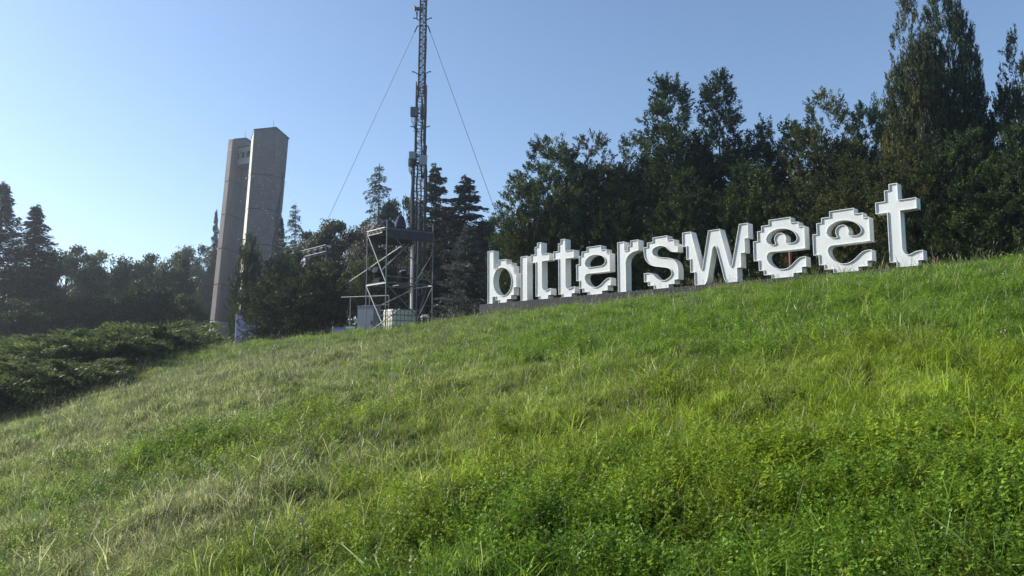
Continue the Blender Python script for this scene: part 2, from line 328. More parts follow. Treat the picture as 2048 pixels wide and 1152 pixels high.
# ------------------------------------------------------------------ lettering on its plinth
LET = [
('b',965,495,120/1152,[(98,90),(205,75),(210,415),(262,410),(262,348),(310,340),(310,262),(455,232),(455,318),(553,300),(553,370),(597,362),(597,503),(645,495),(645,775),(597,780),(597,925),(548,932),(548,1000),(462,1008),(462,1072),(305,1083),(302,1025),(248,1030),(245,958),(192,962),(190,1090),(98,1103)],
 [[(203,670),(212,580),(240,490),(285,430),(345,402),(400,402),(460,432),(510,495),(540,575),(552,660),(545,750),(520,830),(475,895),(420,932),(360,940),(300,915),(250,855),(215,765)]]),
('i',965,495,120/1152,[(725,190),(850,172),(860,1030),(740,1040)],[]),
('t',1055,475,120/1063,[(170,105),(240,95),(243,305),(383,280),(383,408),(247,432),[(262,895),(282,935),(312,950),(345,938),(380,915),(410,905)],(412,1022),(362,1030),(362,1095),(200,1107),(200,1050),(152,1055),(135,450),(65,458),(55,320),(130,310),(130,180),(170,175)],[]),
('t',1055,475,120/1063,[(587,38),(662,25),(668,240),(815,218),(820,355),(668,378),[(675,860),(690,898),(715,915),(750,903),(790,880),(832,868)],(835,985),(780,992),(780,1052),(607,1065),(605,1005),(555,1012),(540,385),(463,392),(455,258),(542,245),(542,112),(587,106)],[]),
('e',1140,475,130/1152,[(297,175),(542,135),(548,218),(645,205),(645,282),(697,272),[(708,598),(400,636),(330,640),(285,655),(262,695),(265,745),(290,805),(340,852),(400,880),(460,880),(520,850),(580,790),(640,735),(690,712),(718,708)],(720,845),(665,852),(665,935),(567,945),(567,1005),(315,1020),(315,965),(220,972),(218,905),(165,910),(160,768),(112,770),(110,485),(160,478),(158,335),(208,328),(207,255),(297,243)],
 [[(258,465),(268,425),(300,372),(360,326),(430,307),(510,310),(570,332),(610,378),(618,425),(600,465),(560,498),(480,512),(400,523),(330,533),(285,518)]]),
('r',1225,465,150/1329,[(83,185),(203,165),(207,328),(262,320),(265,245),(315,238),(315,150),(455,130),[(458,320),(400,335),(340,362),(280,412),(245,472),(233,540),(234,600)],(242,1055),(100,1068)],[]),
('s',1225,465,150/1329,[(712,95),(968,55),(972,142),(1085,120),(1088,212),(1155,197),[(1155,345),(1090,350),(1040,342),(990,310),(940,265),(890,245),(830,243),(760,265),(715,300),(700,345),(715,390),(760,425),(830,440),(960,450),(1050,470),(1110,512),(1150,580),(1165,680),(1165,832)],(1098,838),(1098,912),(990,922),(990,990),(732,1010),(732,945),(628,950),(625,878),(560,883),[(558,730),(640,720),(700,737),(750,785),(800,828),(860,853),(920,850),(980,820),(1030,770),(1045,720),(1030,670),(980,635),(900,620),(780,608),(690,588),(620,540),(572,462),(555,380),(553,270)],(612,262),(612,188),(712,172)],[]),
('w',1360,435,160/1229,[(33,245),[(165,228),(305,770),(316,806),(329,814),(341,790),(432,210)],[(608,185),(752,725),(766,762),(782,766),(798,735),(905,112)],(1038,92),(1050,325),(992,332),(995,550),(935,556),(937,775),(877,783),[(882,1000),(735,1010),(702,990),(675,945),(655,860),(560,490),(545,458),(525,447),(508,465),(495,500),(425,945),(405,1005),(380,1038),(345,1048)],(228,1053),(222,850),(160,857),(155,650),(98,657),(95,450),(40,460)],[]),
('e',1500,425,130/1033,[(298,130),(640,82),(648,178),(768,152),(772,238),(858,217),[(880,580),(420,632),(350,636),(300,652),(272,692),(268,742),(300,812),(360,870),(440,905),(520,910),(600,890),(670,835),(730,770),(790,725),(840,712),(888,708)],(895,868),(822,880),(825,962),(690,975),(692,1040),(345,1062),(343,1000),(220,1008),(218,935),(142,938),(138,780),(62,782),(50,475),(118,464),(115,315),(180,303),(178,228),(298,208)],
 [[(310,520),(270,490),(256,450),(265,405),(300,350),(370,300),(450,272),(540,268),(630,285),(700,330),(735,385),(742,430),(715,475),(670,492),(600,497),(568,485),(572,450),(572,410),(555,370),(520,342),(480,335),(430,350),(397,385),(384,430),(390,470),(405,500),(390,520),(350,527)]]),
('e',1615,405,150/1115,[(323,135),(682,85),(690,177),(820,148),(826,232),(905,212),[(938,574),(470,632),(390,641),(330,660),(303,700),(305,745),(335,810),(390,865),(460,900),(540,912),(620,895),(700,840),(770,770),(830,725),(890,708),(952,702)],(962,862),(888,872),(893,945),(755,963),(757,1030),(387,1052),(382,990),(255,1008),(248,932),(172,937),(165,785),(92,790),(70,485),(138,472),(130,318),(205,305),(202,240),(323,215)],
 [[(335,522),(295,490),(283,450),(300,390),(350,335),(430,290),(520,270),(610,272),(700,300),(765,350),(795,400),(790,445),(755,480),(690,497),(625,496),(607,478),(614,440),(608,400),(585,360),(545,337),(500,337),(450,360),(420,400),(415,450),(425,490),(440,515),(400,528)]]),
('t',1740,360,130/788,[(225,68),(325,55),(345,262),(555,225),(572,360),(360,388),[(398,855),(415,900),(455,922),(500,910),(560,880),(640,865)],(652,985),(582,993),(590,1062),(325,1078),(322,1012),(252,1020),(195,415),(75,432),(58,295),(180,278),(168,150),(228,140)],[]),
]
_dx, _ = ray(-470, 737); _n = math.hypot(_dx, 1)
ES = Vector((-_dx / _n, -1 / _n, 0)); NB = Vector((-ES.y, ES.x, 0))       # along the sign (to the right) and backwards
_dx0, _dz0 = ray(975, 608.5); P0 = Vector((26 * _dx0, 26.0, 0)); ZB = EYE + 26 * _dz0
def unp(x, y):
    dx, dz = ray(x, y)
    s = (dx * P0.y - P0.x) / (ES.x - dx * ES.y); t = P0.y + s * ES.y
    return s, t * dz + EYE - ZB
def catmull(p, n=4):
    o = []
    for i in range(len(p) - 1):
        a, b, c, d = p[max(i - 1, 0)], p[i], p[i + 1], p[min(i + 2, len(p) - 1)]
        if math.dist(b, c) > 0.45: o.append(b); continue
        if i > 0 and math.dist(a, b) > 0.45: a = b
        if i + 2 < len(p) and math.dist(c, d) > 0.45: d = c
        for k in range(n):
            t = k / n
            o.append(tuple(0.5 * (2 * b[j] + (c[j] - a[j]) * t + (2 * a[j] - 5 * b[j] + 4 * c[j] - d[j]) * t * t + (3 * b[j] - a[j] - 3 * c[j] + d[j]) * t ** 3) for j in (0, 1)))
    o.append(p[-1]); return o
def outline(ox, oy, sc, pts):
    flat = []; curves = {}
    for it in pts:
        if isinstance(it, list):
            q = [unp(ox + a * sc, oy + b * sc) for a, b in it]
            curves[len(flat)] = q; flat += [list(q[0]), list(q[-1])]
        else: flat.append(list(unp(ox + it[0] * sc, oy + it[1] * sc)))
    N = len(flat)
    for i in range(N):
        if i in curves: continue
        a, b = flat[i], flat[(i + 1) % N]
        ds, dz = abs(a[0] - b[0]), abs(a[1] - b[1])
        if dz < ds * 0.3: a[1] = b[1] = (a[1] + b[1]) / 2
        elif ds < dz * 0.3: a[0] = b[0] = (a[0] + b[0]) / 2
    o = []
    for i in range(N):
        if i in curves:
            q = [list(x) for x in curves[i]]; q[0] = flat[i]; q[-1] = flat[i + 1]
            o += [tuple(x) for x in catmull(q)]
        elif i - 1 in curves: continue
        else: o.append(tuple(flat[i]))
    z0 = min(q[1] for q in o)
    return [(a, max(b - z0, 0.0)) for a, b in o], z0
def offset(poly, d):
    """polygon moved sideways by d towards its left side, corners mitred"""
    N = len(poly); o = []
    for i in range(N):
        a, b, c = poly[i - 1], poly[i], poly[(i + 1) % N]
        e1 = Vector((b[0] - a[0], b[1] - a[1])); e2 = Vector((c[0] - b[0], c[1] - b[1]))
        if e1.length < 1e-6: e1 = e2.copy()
        if e2.length < 1e-6: e2 = e1.copy()
        e1.normalize(); e2.normalize()
        n1 = Vector((-e1.y, e1.x)); n2 = Vector((-e2.y, e2.x)); k = n1 + n2
        if k.length < 0.2: k = n1
        k.normalize(); s = d / max(0.5, k.dot(n1)); o.append((b[0] + k.x * s, b[1] + k.y * s))
    return o
def area(p): return 0.5 * sum(p[i - 1][0] * p[i][1] - p[i][0] * p[i - 1][1] for i in range(len(p)))
DEP, INS, RIM = 0.28, 0.032, 0.012
LLAB = ['tall white letter b with an oval hole, first letter of the sign',
        'plain straight white letter i without a dot, next to the letter b',
        'white letter t right after the dotless i', 'white letter t just before the smallest looking letter e',
        'white letter e with a plain half moon hole, between t and r', 'white letter r with a stepped arm, left of the s',
        'white letter s with smooth inner curves and stepped corners', 'wide white letter w with stepped outer legs',
        'white letter e right of the w, round knob inside its hole', 'white letter e left of the last t, round knob inside its hole',
        'last and largest looking white letter t, at the right end of the sign']
for (nm, ox, oy, sc, ol, holes), lab in zip(LET, LLAB):
    poly, z0 = outline(ox, oy, sc, ol)
    hs = [catmull([(a, b - z0) for a, b in [unp(ox + x * sc, oy + y * sc) for x, y in h + [h[0]]]], 3)[:-1] for h in holes]
    loops = [poly if area(poly) > 0 else poly[::-1]] + [h if area(h) < 0 else h[::-1] for h in hs]
    s0 = min(q[0] for q in poly); zl = ZB + 0.004
    org = P0 + ES * s0; org.z = zl
    def W(q, back): v = ES * (q[0] - s0) + NB * back; v.z = q[1]; return v
    root = empty('sign_letter', org, 0, lab, 'letter', 'letters of the hillside sign')
    wall = MB(); inner = [offset(l, RIM) for l in loops]
    for l, q in zip(loops, inner):
        N = len(l)
        rings = [[W(x, DEP) for x in l], [W(x, 0) for x in l], [W(x, 0) for x in q], [W(x, INS + 0.01) for x in q]]
        for r0, r1 in zip(rings[:-1], rings[1:]):
            wall.add(r0 + r1, [(i, (i + 1) % N, N + (i + 1) % N, N + i) for i in range(N)])
    def fill(mb, ls, back, flip=False):
        flat = [x for l in ls for x in l]
        tri = tessellate_polygon([[Vector((a, b, 0)) for a, b in l] for l in ls])
        mb.add([W(x, back) for x in flat], [tuple(t[::-1]) if flip else tuple(t) for t in tri])
    fill(wall, loops, DEP)
    wall.build('casing', M['white'], root)
    face = MB(); fill(face, inner, INS, True)
    face.build('face', M['face'], root)
    # small mounting feet under letters that end in steps are part of the casing; the plinth carries them
# plinth: long box of separate cladding panels
s_end = 14.45; s_beg = -0.30; hp = 0.33
org = P0 + ES * s_beg; org.z = ZB - hp
pl = empty('sign_plinth', org, 0, 'long low dark grey plinth under the white letters', 'plinth')
ax = (ES, NB, Vector((0, 0, 1)))
def plb(s0, s1, b0, b1, z0, z1, name, mat):
    c = P0 + ES * ((s0 + s1) / 2) + NB * ((b0 + b1) / 2); c.z = (z0 + z1) / 2
    MB().box(c, (s1 - s0, b1 - b0, z1 - z0), ax).build(name, mat, pl, org)
plb(s_beg + 0.02, s_end - 0.02, -0.08, 0.46, ZB - hp - 0.35, ZB - 0.03, 'core', M['joint'])
cuts = [s_beg, 2.55, 6.42, 9.4, 12.2, s_end]
for a, b in zip(cuts[:-1], cuts[1:]):
    plb(a + 0.008, b - 0.008, -0.12, -0.085, ZB - hp, ZB - 0.002, 'front_panel', M['slate'])
    plb(a + 0.008, b - 0.008, -0.083, 0.50, ZB - 0.028, ZB, 'top_panel', M['slate'])
plb(s_beg - 0.001, s_beg + 0.018, -0.083, 0.5, ZB - hp, ZB - 0.03, 'end_panel', M['slate'])

# ------------------------------------------------------------------ scaffold tower
Pz = lambda x, y, Y: at(x, y, Y)
p2 = at(774, 457, 28.5); p1 = at(735, 467, 29.55); p3 = at(866, 467, 29.55)
q1 = Vector((p1.x, p1.y, 0)); q2 = Vector((p2.x, p2.y, 0)); q3 = Vector((p3.x, p3.y, 0)); q4 = q1 + q3 - q2
gsc = gz(q2.x, q2.y); ztop = p2.z; zmid = at(730, 572, 29.55).z
org = (q1 + q2 + q3 + q4) / 4; org.z = min(gz(q.x, q.y) for q in (q1, q2, q3, q4))
sc = empty('scaffold_tower', org, 0, 'galvanised tube scaffold tower with a dark deck on top', 'scaffold')
def bar(a, b, r, name, mat='galv', root=None, o=None):
    return MB().tube(a, b, r, None, 6).build(name, M[mat], root or sc, o or org)
V = Vector
for q in (q1, q2, q3, q4):
    zg = gz(q.x, q.y)
    bar(q + V((0, 0, zg - 0.02)), q + V((0, 0, ztop + 0.35)), 0.023, 'post')
    MB().box(q + V((0, 0, zg + 0.005)), (0.15, 0.15, 0.03)).build('base_plate', M['galv'], sc, org)
def zq(q, z): return V((q.x, q.y, z))
zlo = org.z + 0.25
for z, nm in ((ztop - 0.02, 'ledger'), (zmid, 'ledger')):
    for a, b in ((q1, q2), (q3, q4), (q2, q3), (q4, q1)):
        dz = 0.03 if (a, b) in ((q2, q3), (q4, q1)) else 0
        bar(zq(a, z + dz), zq(b, z + dz), 0.026 if nm else 0.02, nm, 'galv_bright' if (a is q1 or a is q3) else 'galv')
bar(zq(q2, zmid + 0.28), zq(q3, zmid + 0.24), 0.02, 'guard_rail')
bar(zq(q1, ztop - 0.03), zq(q2, zmid + 0.02), 0.024, 'brace', 'galv_bright')
bar(zq(q1, zmid - 0.02), zq(q2, zlo), 0.024, 'brace', 'galv_bright')
bar(zq(q2.lerp(q3, 0.1), ztop - 0.15), zq(q3, zmid + 0.05), 0.02, 'brace')
bar(zq(q2, zmid - 0.03), zq(q3, zlo), 0.02, 'brace')
bar(zq(q3, ztop - 0.8), zq(q4, zmid), 0.016, 'brace', 'galv_bright')
bar(zq(q3, zmid - 0.05), zq(q4, zlo), 0.02, 'brace', 'galv_bright')
bar(zq(q3.lerp(q4, 0.25), zmid - 0.05), zq(q4.lerp(q3, 0.1), zlo), 0.014, 'brace')
bar(zq(q4, zmid - 0.04), zq(q1.lerp(q2, 0.8), zlo + 1.0), 0.022, 'brace', 'galv_bright')
bar(zq(q1.lerp(q2, 0.25), zlo), zq(q2.lerp(q3, 0.3), zlo + 0.85), 0.022, 'brace')
# raking struts that run out to the left
ra, rb = at(809, 488, 30.2), at(672, 582, 36.8)
rg = V((rb.x, rb.y, rb.z)); d = (rb - ra).normalized()
k = rb.copy()
while k.z > gz(k.x, k.y): k = k + d * 0.05
bar(ra, k, 0.026, 'raking_strut', 'galv_bright')
bar(at(818, 488, 30.0), zq(q1.lerp(q2, 0.75), at(762, 543, 29.0).z), 0.022, 'raking_strut', 'galv_bright')
MB().box(at(738, 537, 29.4), (0.12, 0.07, 0.12)).build('coupler', M['galv_bright'], sc, org)
# deck, tarpaulin skirt, lattice girder on the sunny side
e23 = (q3 - q2).normalized(); e21 = (q1 - q2).normalized(); l23 = (q3 - q2).length; l21 = (q1 - q2).length
up = V((0, 0, 1))
for k in range(5):
    c = q2 + e23 * (l23 / 2) + e21 * (l21 * (k + 0.5) / 5); c.z = ztop + 0.07
    MB().box(c, (l23 - 0.08, l21 / 5 - 0.012, 0.045), (e23, e21, up)).build('deck_board', M['deckcloth'], sc, org)
c = q2 + e23 * (l23 / 2) - e21 * 0.04; c.z = ztop - 0.20
MB().box(c, (l23 * 0.97, 0.012, 0.36), (e23, e21, up)).build('skirt', M['deckcloth'], sc, org)
c = q4 - e23 * (l23 / 2) + e21 * 0.04; c.z = ztop - 0.20
MB().box(c, (l23 * 0.97, 0.012, 0.36), (e23, e21, up)).build('skirt', M['deckcloth'], sc, org)
g = MB(); ga = zq(q1.lerp(q2, 0.04), ztop + 0.04) - e23 * 0.05; gb = zq(q1.lerp(q2, 0.97), ztop + 0.04) - e23 * 0.05
g.tube(ga, gb, 0.03); dn = V((0, 0, -0.17))
g.tube(ga.lerp(gb, 0.05) + dn, ga.lerp(gb, 0.85) + dn, 0.018)
for k in range(8): g.tube(ga.lerp(gb, 0.05 + k * 0.11) + (dn if k % 2 else V()), ga.lerp(gb, 0.05 + (k + 1) * 0.11) + (V() if k % 2 else dn), 0.012)
g.build('lattice_girder', M['galv_bright'], sc, org)
for z in (zmid,):
    for k in (0, 1):
        c = (q1 + q4) / 2 * (1 - k) + (q4 + q3) / 2 * k
# boards on the middle level that carry the lamps
c = (q1.lerp(q2, 0.45)); c.z = zmid + 0.045
MB().box(c + e23 * 0.16, (0.34, l21 - 0.1, 0.035), (e23, e21, up)).build('deck_board', M['galv'], sc, org)
c = q4 - e23 * 0.42 - e21 * 0.16; c.z = zmid + 0.0775
MB().box(c, (0.80, 0.44, 0.035), (e23, e21, up)).build('deck_board', M['galv'], sc, org)
# pale pole standing inside the scaffold
pb = q4 - e21 * 0.18 - e23 * 0.12
pp = V((pb.x, pb.y, gz(pb.x, pb.y)))
po = empty('white_pole', pp, 0, 'thick white pole standing inside the scaffold tower', 'pole')
MB().tube(V((0, 0, -0.02)), V((0, 0, ztop - 0.35 - pp.z)), 0.055, None, 10).build('shaft', M['white'], po)
MB().tube(V((0.09, 0, -0.02)), V((0.09, 0, ztop - 0.35 - pp.z)), 0.018, None, 6).build('conduit', M['red'], po)
MB().box(V((0, 0, 0.01)), (0.3, 0.3, 0.04)).build('foot', M['galv'], po)

# moving head lamps
def moving_head(loc, rz, tilt, label):
    r = empty('stage_lamp', loc, rz, label, 'stage lamp', 'stage lamps on the scaffold')
    b = MB(); b.box((0, 0, 0.07), (0.34, 0.30, 0.13)); b.box((0, 0, 0.15), (0.2, 0.2, 0.04)); b.build('base', M['black'], r)
    y = MB(); y.box((0, 0, 0.185), (0.38, 0.13, 0.04))
    for s in (-1, 1): y.path([(0.18 * s, 0, 0.19), (0.2 * s, 0, 0.3), (0.19 * s, 0, 0.46)], [0.035, 0.04, 0.03], 8)
    y.build('yoke', M['black'], r)
    h = MB(); d = V((0, math.cos(tilt), math.sin(tilt))); c = V((0, 0, 0.42))
    h.path([c - d * 0.20, c - d * 0.17, c - d * 0.02, c + d * 0.14, c + d * 0.2], [0.07, 0.13, 0.155, 0.15, 0.145], 14)
    hd = h.build('head', M['black'], r, None, True)
    MB().path([c + d * 0.195, c + d * 0.212], [0.125, 0.115], 14).build('lens', M['lens'], hd)
    return r
c = q1.lerp(q2, 0.42) + e23 * 0.16; c.z = zmid + 0.064
moving_head(c, R(150), R(25), 'black moving head lamp on the scaffold ledge at the left, beside the sloping brace')
c = q4 - e23 * 0.50 - e21 * 0.18; c.z = zmid + 0.0955
moving_head(c, R(170), R(70), 'black moving head lamp in the middle of the scaffold, under the white pole')
# covered equipment on the deck
def bundle(loc, rz, w, h, label):
    r = empty('covered_lamp', loc, rz, label, 'covered lamp')
    rng = random.Random(int(w * 1000)); pts = []; n = 14
    b = MB(); rings = []
    for i, (z, k) in enumerate(((0, 1.0), (0.3, 1.06), (0.62, 0.95), (0.88, 0.72), (1.0, 0.3))):
        for a in range(n):
            t = 2 * math.pi * a / n; q = k * w / 2 * (1 + rng.uniform(-0.10, 0.10))
            rings.append((math.cos(t) * q, math.sin(t) * q * 0.75, z * h))
    fs = [tuple(range(n - 1, -1, -1)), tuple(range(4 * n, 5 * n))]
    for i in range(4):
        for a in range(n): fs.append((i * n + a, i * n + (a + 1) % n, (i + 1) * n + (a + 1) % n, (i + 1) * n + a))
    b.add(rings, fs).build('cover', M['navy'], r)
    s = MB(); s.path([(math.cos(2 * math.pi * a / 12) * w * 0.54, math.sin(2 * math.pi * a / 12) * w * 0.41, h * 0.3) for a in range(13)], [0.012] * 13, 5)
    s.build('tie_cord', M['galv'], r)
c = q2 + e23 * (l23 * 0.16) + e21 * (l21 * 0.4); c.z = ztop + 0.093
bundle(c, 0.3, 0.55, 0.36, 'low dark blue covered bundle at the left of the scaffold deck')
c = q2 + e23 * (l23 * 0.48) + e21 * (l21 * 0.45); c.z = ztop + 0.093
bundle(c, 1.0, 0.46, 0.62, 'taller dark blue covered bundle in the middle of the scaffold deck')

# water tank in its cage
tc0 = V((-4.66, 28.88, 0)); tw, td, th_ = 1.12, 0.86, 1.0
tg = min(gz(tc0.x, tc0.y), gz((tc0 + e23 * tw).x, (tc0 + e23 * tw).y))
tb = tc0 + e23 * (tw / 2) + e21 * (td / 2); tb.z = tg
ztk = at(800, 618, 29.2).z
tk = empty('water_tank', tb, 0, 'milky plastic water tank in a metal cage at the foot of the scaffold', 'tank')
zb0 = tg + 0.02; H = ztk - zb0
pal = MB()
for k in (0, 1, 2): pal.box(tb + e23 * ((k - 1) * 0.48) + V((0, 0, 0.07)), (0.14, td, 0.12), (e23, e21, up))
pal.box(tb + V((0, 0, 0.15)), (tw, td, 0.03), (e23, e21, up)); pal.build('pallet', M['galv'], tk, tb)
bo = MB(); zc_ = zb0 + 0.16 + (H - 0.18) / 2; hh = H - 0.18
# body with rounded vertical edges
ring = []
for zf, k in ((0, 0.97), (0.04, 1.0), (0.93, 1.0), (1.0, 0.94)):
    for a in range(24):
        t = 2 * math.pi * (a + 0.5) / 24
        cx_ = math.copysign(min(1, abs(math.cos(t)) * 1.35), math.cos(t)); sy_ = math.copysign(min(1, abs(math.sin(t)) * 1.35), math.sin(t))
        q = tb + e23 * (cx_ * (tw / 2 - 0.045) * k) + e21 * (sy_ * (td / 2 - 0.045) * k); q.z = zc_ - hh / 2 + hh * zf; ring.append(q)
fs = [tuple(range(23, -1, -1)), tuple(range(72, 96))]
for i in range(3):
    for a in range(24): fs.append((i * 24 + a, i * 24 + (a + 1) % 24, (i + 1) * 24 + (a + 1) % 24, (i + 1) * 24 + a))
bo.add(ring, fs); bo.build('bottle', M['tank'], tk, tb)
MB().tube(zq(tb, ztk - 0.03), zq(tb, ztk + 0.04), 0.09, None, 12).build('screw_cap', M['black'], tk, tb)
def tkp(i, j, z): q = tb + e23 * (i * tw / 2) + e21 * (j * td / 2); q.z = z; return q
zz0, zz1 = zb0 + 0.15, ztk - 0.03
for k in range(5):
    z = zz0 + (zz1 - zz0) * k / 4
    b = MB(); cs = [tkp(-1, -1, z), tkp(1, -1, z), tkp(1, 1, z), tkp(-1, 1, z), tkp(-1, -1, z)]
    for a_, b_ in zip(cs[:-1], cs[1:]): b.tube(a_, b_, 0.011, None, 5)
    b.build('cage_hoop', M['tank_cage'], tk, tb)
for side in (-1, 1):
    for k in range(8):
        i = -1 + 2 * k / 7
        a_, b_ = tkp(i, side, zz0), tkp(i, side, zz1); o = e21 * (side * 0.016)
        MB().tube(a_ + o, b_ + o, 0.010, None, 5).build('cage_bar', M['tank_cage'], tk, tb)
    for k in range(6):
        j = -1 + 2 * k / 5
        a_, b_ = tkp(side, j, zz0), tkp(side, j, zz1); o = e23 * (side * 0.016)
        MB().tube(a_ + o, b_ + o, 0.010, None, 5).build('cage_bar', M['tank_cage'], tk, tb)
# grey equipment cabinet
cb = at(738, 640, 31.4); cg = gz(cb.x, cb.y); ch = at(738, 613, 31.4).z - cg
cab = empty('equipment_cabinet', (cb.x, cb.y, cg), R(-20), 'plain grey metal cabinet behind the left legs of the scaffold', 'cabinet')
MB().box((0, 0, ch / 2 + 0.02), (0.80, 0.55, ch - 0.06)).build('body', M['cabinet'], cab)
MB().box((0.02, -0.285, ch / 2 + 0.02), (0.72, 0.018, ch - 0.14)).build('door', M['cabinet'], cab)
MB().box((0.30, -0.305, ch / 2), (0.03, 0.03, 0.16)).build('handle', M['black'], cab)
MB().box((0, 0, ch + 0.003), (0.86, 0.62, 0.03)).build('lid', M['cabinet'], cab)
MB().box((0, 0, 0.01), (0.7, 0.5, 0.05)).build('plinth', M['black'], cab)
# hand rail left of the scaffold
ra = at(682, 611, 32.0); rb = at(778, 591, 31.2); ra.z = rb.z
hr = empty('hand_rail', (ra.x, ra.y, gz(ra.x, ra.y)), 0, 'thin galvanised hand rail running left from behind the scaffold', 'railing')
ho = V((ra.x, ra.y, gz(ra.x, ra.y)))
MB().tube(ra, rb, 0.022).build('top_rail', M['galv_bright'], hr, ho)
MB().tube(ra.lerp(rb, 0.45) - V((0, 0, 0.4)), rb - V((0, 0, 0.4)), 0.016).build('mid_rail', M['galv'], hr, ho)
for k in (0.2, 0.6, 1.0):
    q = ra.lerp(rb, k); MB().tube(V((q.x, q.y, gz(q.x, q.y) - 0.02)), q, 0.022).build('post', M['galv'], hr, ho)

# ------------------------------------------------------------------ telecom mast
mb_ = at(832, 640, 36); mx_, my_ = mb_.x, mb_.y; mz = gz(mx_, my_); mo = V((mx_, my_, mz))
mt = at(848.5, -70, 36)
mast = empty('telecom_mast', mo, 0, 'tall dark lattice mast with radio boxes, cables and guy wires', 'mast')
def mp(z, dx=0, dy=0):
    t = (z - mz) / (mt.z - mz); return V((mx_ + (mt.x - mx_) * t + dx, my_ + dy, z))
z1 = at(830, 330, 36).z; z2 = at(836, 190, 36).z; z3 = mt.z
secs = [(mz, z1 + 0.6, 0.60), (z1, z2 + 0.6, 0.46), (z2, z3, 0.30)]
for a, b, w in secs:
    for sx in (-1, 1):
        for sy in (-1, 1):
            MB().tube(mp(a, sx * w / 2, sy * w / 2), mp(b, sx * w / 2, sy * w / 2), 0.034 if w > 0.4 else 0.028).build('leg', M['steel_dark'], mast, mo)
    n = int((b - a) / (w * 0.62)); lac = MB()
    for k in range(n):
        za = a + (b - a) * k / n; zb_ = a + (b - a) * (k + 1) / n; h = w / 2
        for c0, c1 in (((-h, -h), (h, -h)), ((h, -h), (h, h)), ((h, h), (-h, h)), ((-h, h), (-h, -h))):
            f = c0 if k % 2 else c1; t_ = c1 if k % 2 else c0
            lac.tube(mp(za, *f), mp(zb_, *t_), 0.017, None, 4); lac.tube(mp(za, *c0), mp(za, *c1), 0.015, None, 4)
    lac.build('lacing', M['steel_dark'], mast, mo)
rng = random.Random(5)
for k, (dx, dy, za, zb_, rd) in enumerate([(-0.36, -0.1, mz, z1, 0.045), (-0.31, 0.1, mz, z2, 0.04), (0.35, 0.0, mz, z1 + 1, 0.05), (0.31, -0.22, mz, z2 + 1, 0.045), (0.33, -0.3, mz, z2 + 3, 0.035),
        (-0.24, -0.2, z1, z2, 0.045), (0.25, -0.12, z1, z3, 0.05), (0.22, 0.05, z2 - 2, z3, 0.045), (-0.26, -0.3, mz, z1 - 0.5, 0.05), (-0.29, 0.25, z1, z3, 0.03), (0.05, 0.3, mz, z2, 0.04), (-0.1, -0.05, mz, z1, 0.05)]):
    pts = []; n = 22
    for i in range(n + 1):
        z = za + (zb_ - za) * i / n; sh = 1.0 if z < z1 else (0.8 if z < z2 else 0.62)
        pts.append(mp(z, dx * sh + rng.uniform(-1, 1) * 0.025, dy * sh + rng.uniform(-1, 1) * 0.03))
    MB().path(pts, [rd] * (n + 1), 5).build('cable', M['cable'], mast, mo)
pts = [mp(mz + (z3 - mz) * i / 10, 0.03, -0.36 + 0.02 * i) for i in range(11)]
MB().path(pts, [0.016] * 11, 5).build('safety_line', M['galv_bright'], mast, mo)
def radio(x, y, w, h, mat, Y=35.65, d=0.22, drip=True):
    c = at(x, y, Y); b = MB(); b.box(c, (w, d, h))
    for k in range(4): b.box(c + V((-w * 0.36 + k * w * 0.24, -d / 2 - 0.012, 0)), (0.02, 0.024, h * 0.8))
    r = b.build('radio_box', M[mat], mast, mo)
    q = mp(c.z); s = MB(); s.box((c + V((q.x, q.y, c.z))) / 2, (abs(q.x - c.x) + 0.05, 0.08, 0.06)); s.build('bracket', M['steel_dark'], r, mo)
    if drip:
        s = MB()
        for k in range(5):
            a = c + V((-w * 0.4 + k * w * 0.2, 0, -h / 2 + 0.01)); e = mp(c.z - h / 2 - 0.75, -0.2 if c.x < q.x else 0.2, -0.2)
            s.path([a, a + V((0, 0, -0.22)), a.lerp(e, 0.5) + V((0, 0, -0.12)), e], [0.015] * 4, 4)
        s.build('jumper_cable', M['cable'], r, mo)
radio(829, 224, 0.38, 0.46, 'radio_dark'); radio(846, 226, 0.26, 0.6, 'radio_dark', 36.3)
radio(824.5, 311, 0.30, 0.36, 'radio'); radio(822, 325, 0.26, 0.36, 'radio', 35.8); radio(846.5, 321, 0.34, 0.46, 'radio')
for (x, y, dxp) in ((840, 40, 1), (838, 147, 1), (834, 256, 1)):
    c = at(x, y, 36)
    for s in (-1, 1):
        MB().path([mp(c.z - 0.12, 0.1 * s, -0.1), mp(c.z + 0.02, 0.36 * s, -0.15), mp(c.z + 0.03, 0.48 * s, -0.15)], [0.03, 0.025, 0.035], 5).build('arm', M['steel_dark'], mast, mo)
MB().tube(mp(at(834, 263, 36).z, -0.1, -0.1), mp(at(834, 263, 36).z, -0.34, -0.1), 0.025, None, 5).build('arm', M['steel_dark'], mast, mo)
dz_ = at(832, 20, 36).z; q = mp(dz_)
dsh = MB(); dsh.path([V((q.x - 0.28, q.y - 0.12, dz_)), V((q.x - 0.40, q.y - 0.15, dz_)), V((q.x - 0.46, q.y - 0.17, dz_ - 0.01))], [0.07, 0.13, 0.19], 14)
dsh.tube(V((q.x, q.y - 0.1, dz_)), V((q.x - 0.3, q.y - 0.12, dz_)), 0.10, None, 10); dsh.build('dish_antenna', M['radio_dark'], mast, mo)
MB().tube(mp(dz_ - 0.5, -0.3, -0.1), mp(dz_ - 0.15, -0.3, -0.1), 0.03, 0.05, 6).build('antenna_stub', M['black'], mast, mo)
